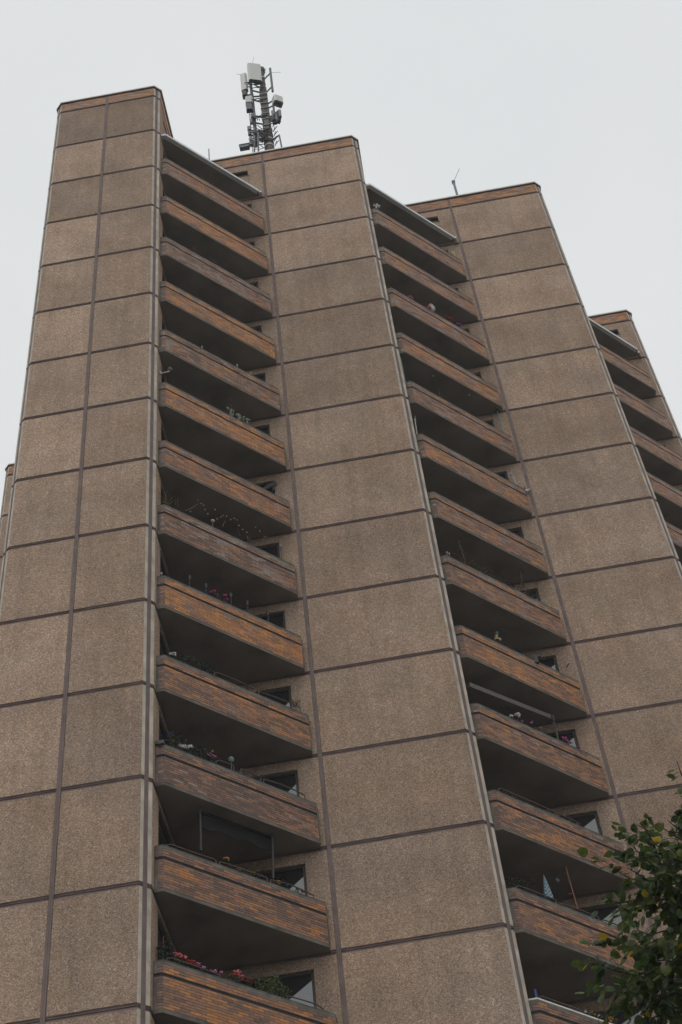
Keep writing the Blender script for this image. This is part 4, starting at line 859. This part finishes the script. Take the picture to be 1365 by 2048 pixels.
branch([D_(1335, 1925, 9.8), D_(1322, 1960, 9.7), D_(1325, 2005, 9.7), D_(1322, 2060, 9.7)], .007, .003, .25)
branch([D_(1300, 1946, 9.75), D_(1268, 1970, 9.6), D_(1240, 1985, 9.5), D_(1228, 2000, 9.5)], .005, .002, .2)
branch([D_(1400, 1990, 10.2), D_(1360, 2010, 10.0), D_(1325, 2030, 9.9), D_(1290, 2040, 9.9)], .009, .003, .3)
branch([D_(1365, 1850, 10.1), D_(1372, 1760, 10.3), D_(1362, 1700, 10.4), D_(1345, 1655, 10.4)], .012, .003, .28)
branch([D_(1322, 1735, 10.0), D_(1300, 1725, 9.8), D_(1272, 1700, 9.8), D_(1262, 1672, 9.8)], .006, .002, .25)
branch([D_(1440, 1720, 10.6), D_(1410, 1620, 10.6), D_(1378, 1580, 10.6), D_(1362, 1545, 10.6), D_(1354, 1522, 10.6)], .010, .002, .24, ml=.09)
branch([D_(1420, 1830, 10.4), D_(1370, 1810, 10.6), D_(1335, 1830, 10.7), D_(1305, 1850, 10.7)], .010, .003, .28)
branch([D_(1430, 1960, 10.5), D_(1380, 1950, 10.3), D_(1345, 1965, 10.2), D_(1310, 1975, 10.2), D_(1285, 1990, 10.2)], .009, .003, .3)
branch([D_(1400, 1740, 10.8), D_(1355, 1720, 10.7), D_(1325, 1700, 10.7), D_(1300, 1680, 10.7)], .009, .003, .3)
branch([D_(1410, 1780, 10.2), D_(1370, 1770, 9.9), D_(1345, 1745, 9.8), D_(1335, 1715, 9.8)], .008, .003, .3)
branch([D_(1420, 1700, 10.2), D_(1380, 1690, 10.1), D_(1350, 1672, 10.1), D_(1325, 1655, 10.1)], .008, .003, .28)
branch([D_(1420, 1860, 9.9), D_(1375, 1850, 9.7), D_(1335, 1860, 9.6), D_(1300, 1870, 9.6), D_(1275, 1860, 9.6)], .008, .003, .3)
branch([D_(1400, 2050, 10.2), D_(1370, 2045, 10.1), D_(1345, 2055, 10.1), D_(1310, 2062, 10.1)], .008, .003, .3)
branch([D_(1400, 1910, 10.9), D_(1360, 1925, 10.8), D_(1330, 1920, 10.8), D_(1300, 1925, 10.8)], .008, .003, .3)
branch([D_(1440, 1760, 10.4), D_(1395, 1700, 10.3), D_(1365, 1665, 10.2), D_(1335, 1640, 10.2)], .008, .003, .32, ml=.22)
branch([D_(1400, 1800, 10.1), D_(1350, 1790, 10.0), D_(1310, 1770, 9.9), D_(1280, 1750, 9.9), D_(1255, 1735, 9.9)], .007, .003, .32, ml=.26)
branch([D_(1400, 1960, 10.0), D_(1350, 1900, 9.9), D_(1310, 1880, 9.9), D_(1280, 1900, 9.9)], .007, .003, .32, ml=.28)
branch([D_(1400, 2010, 9.8), D_(1350, 1985, 9.7), D_(1310, 2005, 9.7), D_(1280, 2030, 9.7)], .007, .003, .34, ml=.28)
branch([D_(1400, 1750, 10.5), D_(1345, 1700, 10.4), D_(1305, 1665, 10.4), D_(1275, 1650, 10.4)], .007, .003, .3, ml=.2)
for i in range(26):                                              # limbs of the crown outside the photograph
    a = tr.uniform(-1.9, 2.2); h = tr.uniform(2.6, 6.6); rr = 2.3 * (1 - abs(h - 4.4) / 4.2); st = TB + Vector((0, 0, h - .4))
    en = st + Vector((math.cos(a) * rr, math.sin(a) * rr, tr.uniform(.3, 1.1))); branch([st, st.lerp(en, .5) + Vector((0, 0, .2)), en], .03, .004, .3)
leafm = []
def leaf_mesh(tint):
    mb = MB(); s = .031; out = [(0, 0, 0), (.62, .30, -.05), (.92, .85, -.12), (.72, 1.45, -.16), (.28, 1.85, -.2), (0, 2.15, -.28)]; mid = [(0, .0, 0), (0, .75, .10), (0, 1.4, .06), (0, 2.15, -.28)]
    for sx in (1, -1):
        o = [Vector((sx * x * s, (y - (.22 if 0 < i < 3 else 0) * .5) * s, zz * s)) for i, (x, y, zz) in enumerate(out)]; c = [Vector((x * s, y * s, zz * s)) for x, y, zz in mid]
        for f in ([c[0], o[1], o[2], c[1]], [c[1], o[2], o[3], c[2]], [c[2], o[3], o[4], o[5]]): mb.face(f if sx > 0 else list(reversed(f)), 0, tint)
    mb.tube([Vector((0, -1.0 * s, .1 * s)), Vector((0, 0, 0))], .0012, 3, 0, tint, cap=False)
    return mb
TINTS = [(.055, .088, .024), (.045, .074, .022), (.07, .105, .028), (.042, .066, .034), (.088, .112, .025), (.06, .082, .042)]; YELLOW = (.36, .24, .03)
protos = [leaf_mesh(t) for t in TINTS] + [leaf_mesh(YELLOW)]
def orient(s):
    up = Vector((tr.gauss(0, .75), tr.gauss(0, .75), 1)).normalized(); y = (s + Vector((tr.gauss(0, .5), tr.gauss(0, .5), -.45 + tr.gauss(0, .4)))).normalized(); x = y.cross(up).normalized(); zc = x.cross(y)
    return Matrix((x, y, zc)).transposed() * tr.uniform(.62, 1.2)
def in_frame(p):
    q = ROT.transposed() @ (p - CAM); return q.z < 0 and abs(q.x / -q.z) < .2238 * 1.03 and abs(q.y / -q.z) < .3358 * 1.03
order = sorted(leafpos, key=lambda l: (not in_frame(l[0]), (l[0] - CAM).length)); meshes = [p.mesh('leaf', M_LIME) for p in protos]; rest = MB()
for i, (p, s, q) in enumerate(order):
    Q = orient(s); kx = 6 if q > .985 else int(q * 100) % 6
    if i < 300:
        o = link('leaf', meshes[kx], tree); o.matrix_parent_inverse = Matrix.Identity(4); o.matrix_local = Matrix.Translation(p - TB) @ Q.to_4x4()
    else:
        pr = protos[kx]; b0 = len(rest.v); rest.v += [tuple(p + Q @ Vector(v)) for v in pr.v]; rest.f += [tuple(b0 + j for j in f) for f in pr.f]; rest.m += pr.m; rest.t += pr.t
rest.build('leaf', M_LIME, tree, 'stuff')
print('leaves', len(order), sum(in_frame(l[0]) for l in order))
# ------------------------------------------------------------------ damp autumn air
hm = bpy.data.materials.new('haze'); hm.use_nodes = True; hn = hm.node_tree.nodes
hn.remove(hn['Principled BSDF']); pv = hn.new('ShaderNodeVolumePrincipled'); pv.inputs['Density'].default_value = HAZE; pv.inputs['Color'].default_value = (0.97, 0.97, 0.97, 1)
hm.node_tree.links.new(pv.outputs[0], hn['Material Output'].inputs['Volume'])
b = MB(); b.box((0, 0, 36.5), 3400, 3400, 75, m=0); b.build('haze', hm, kind='stuff')
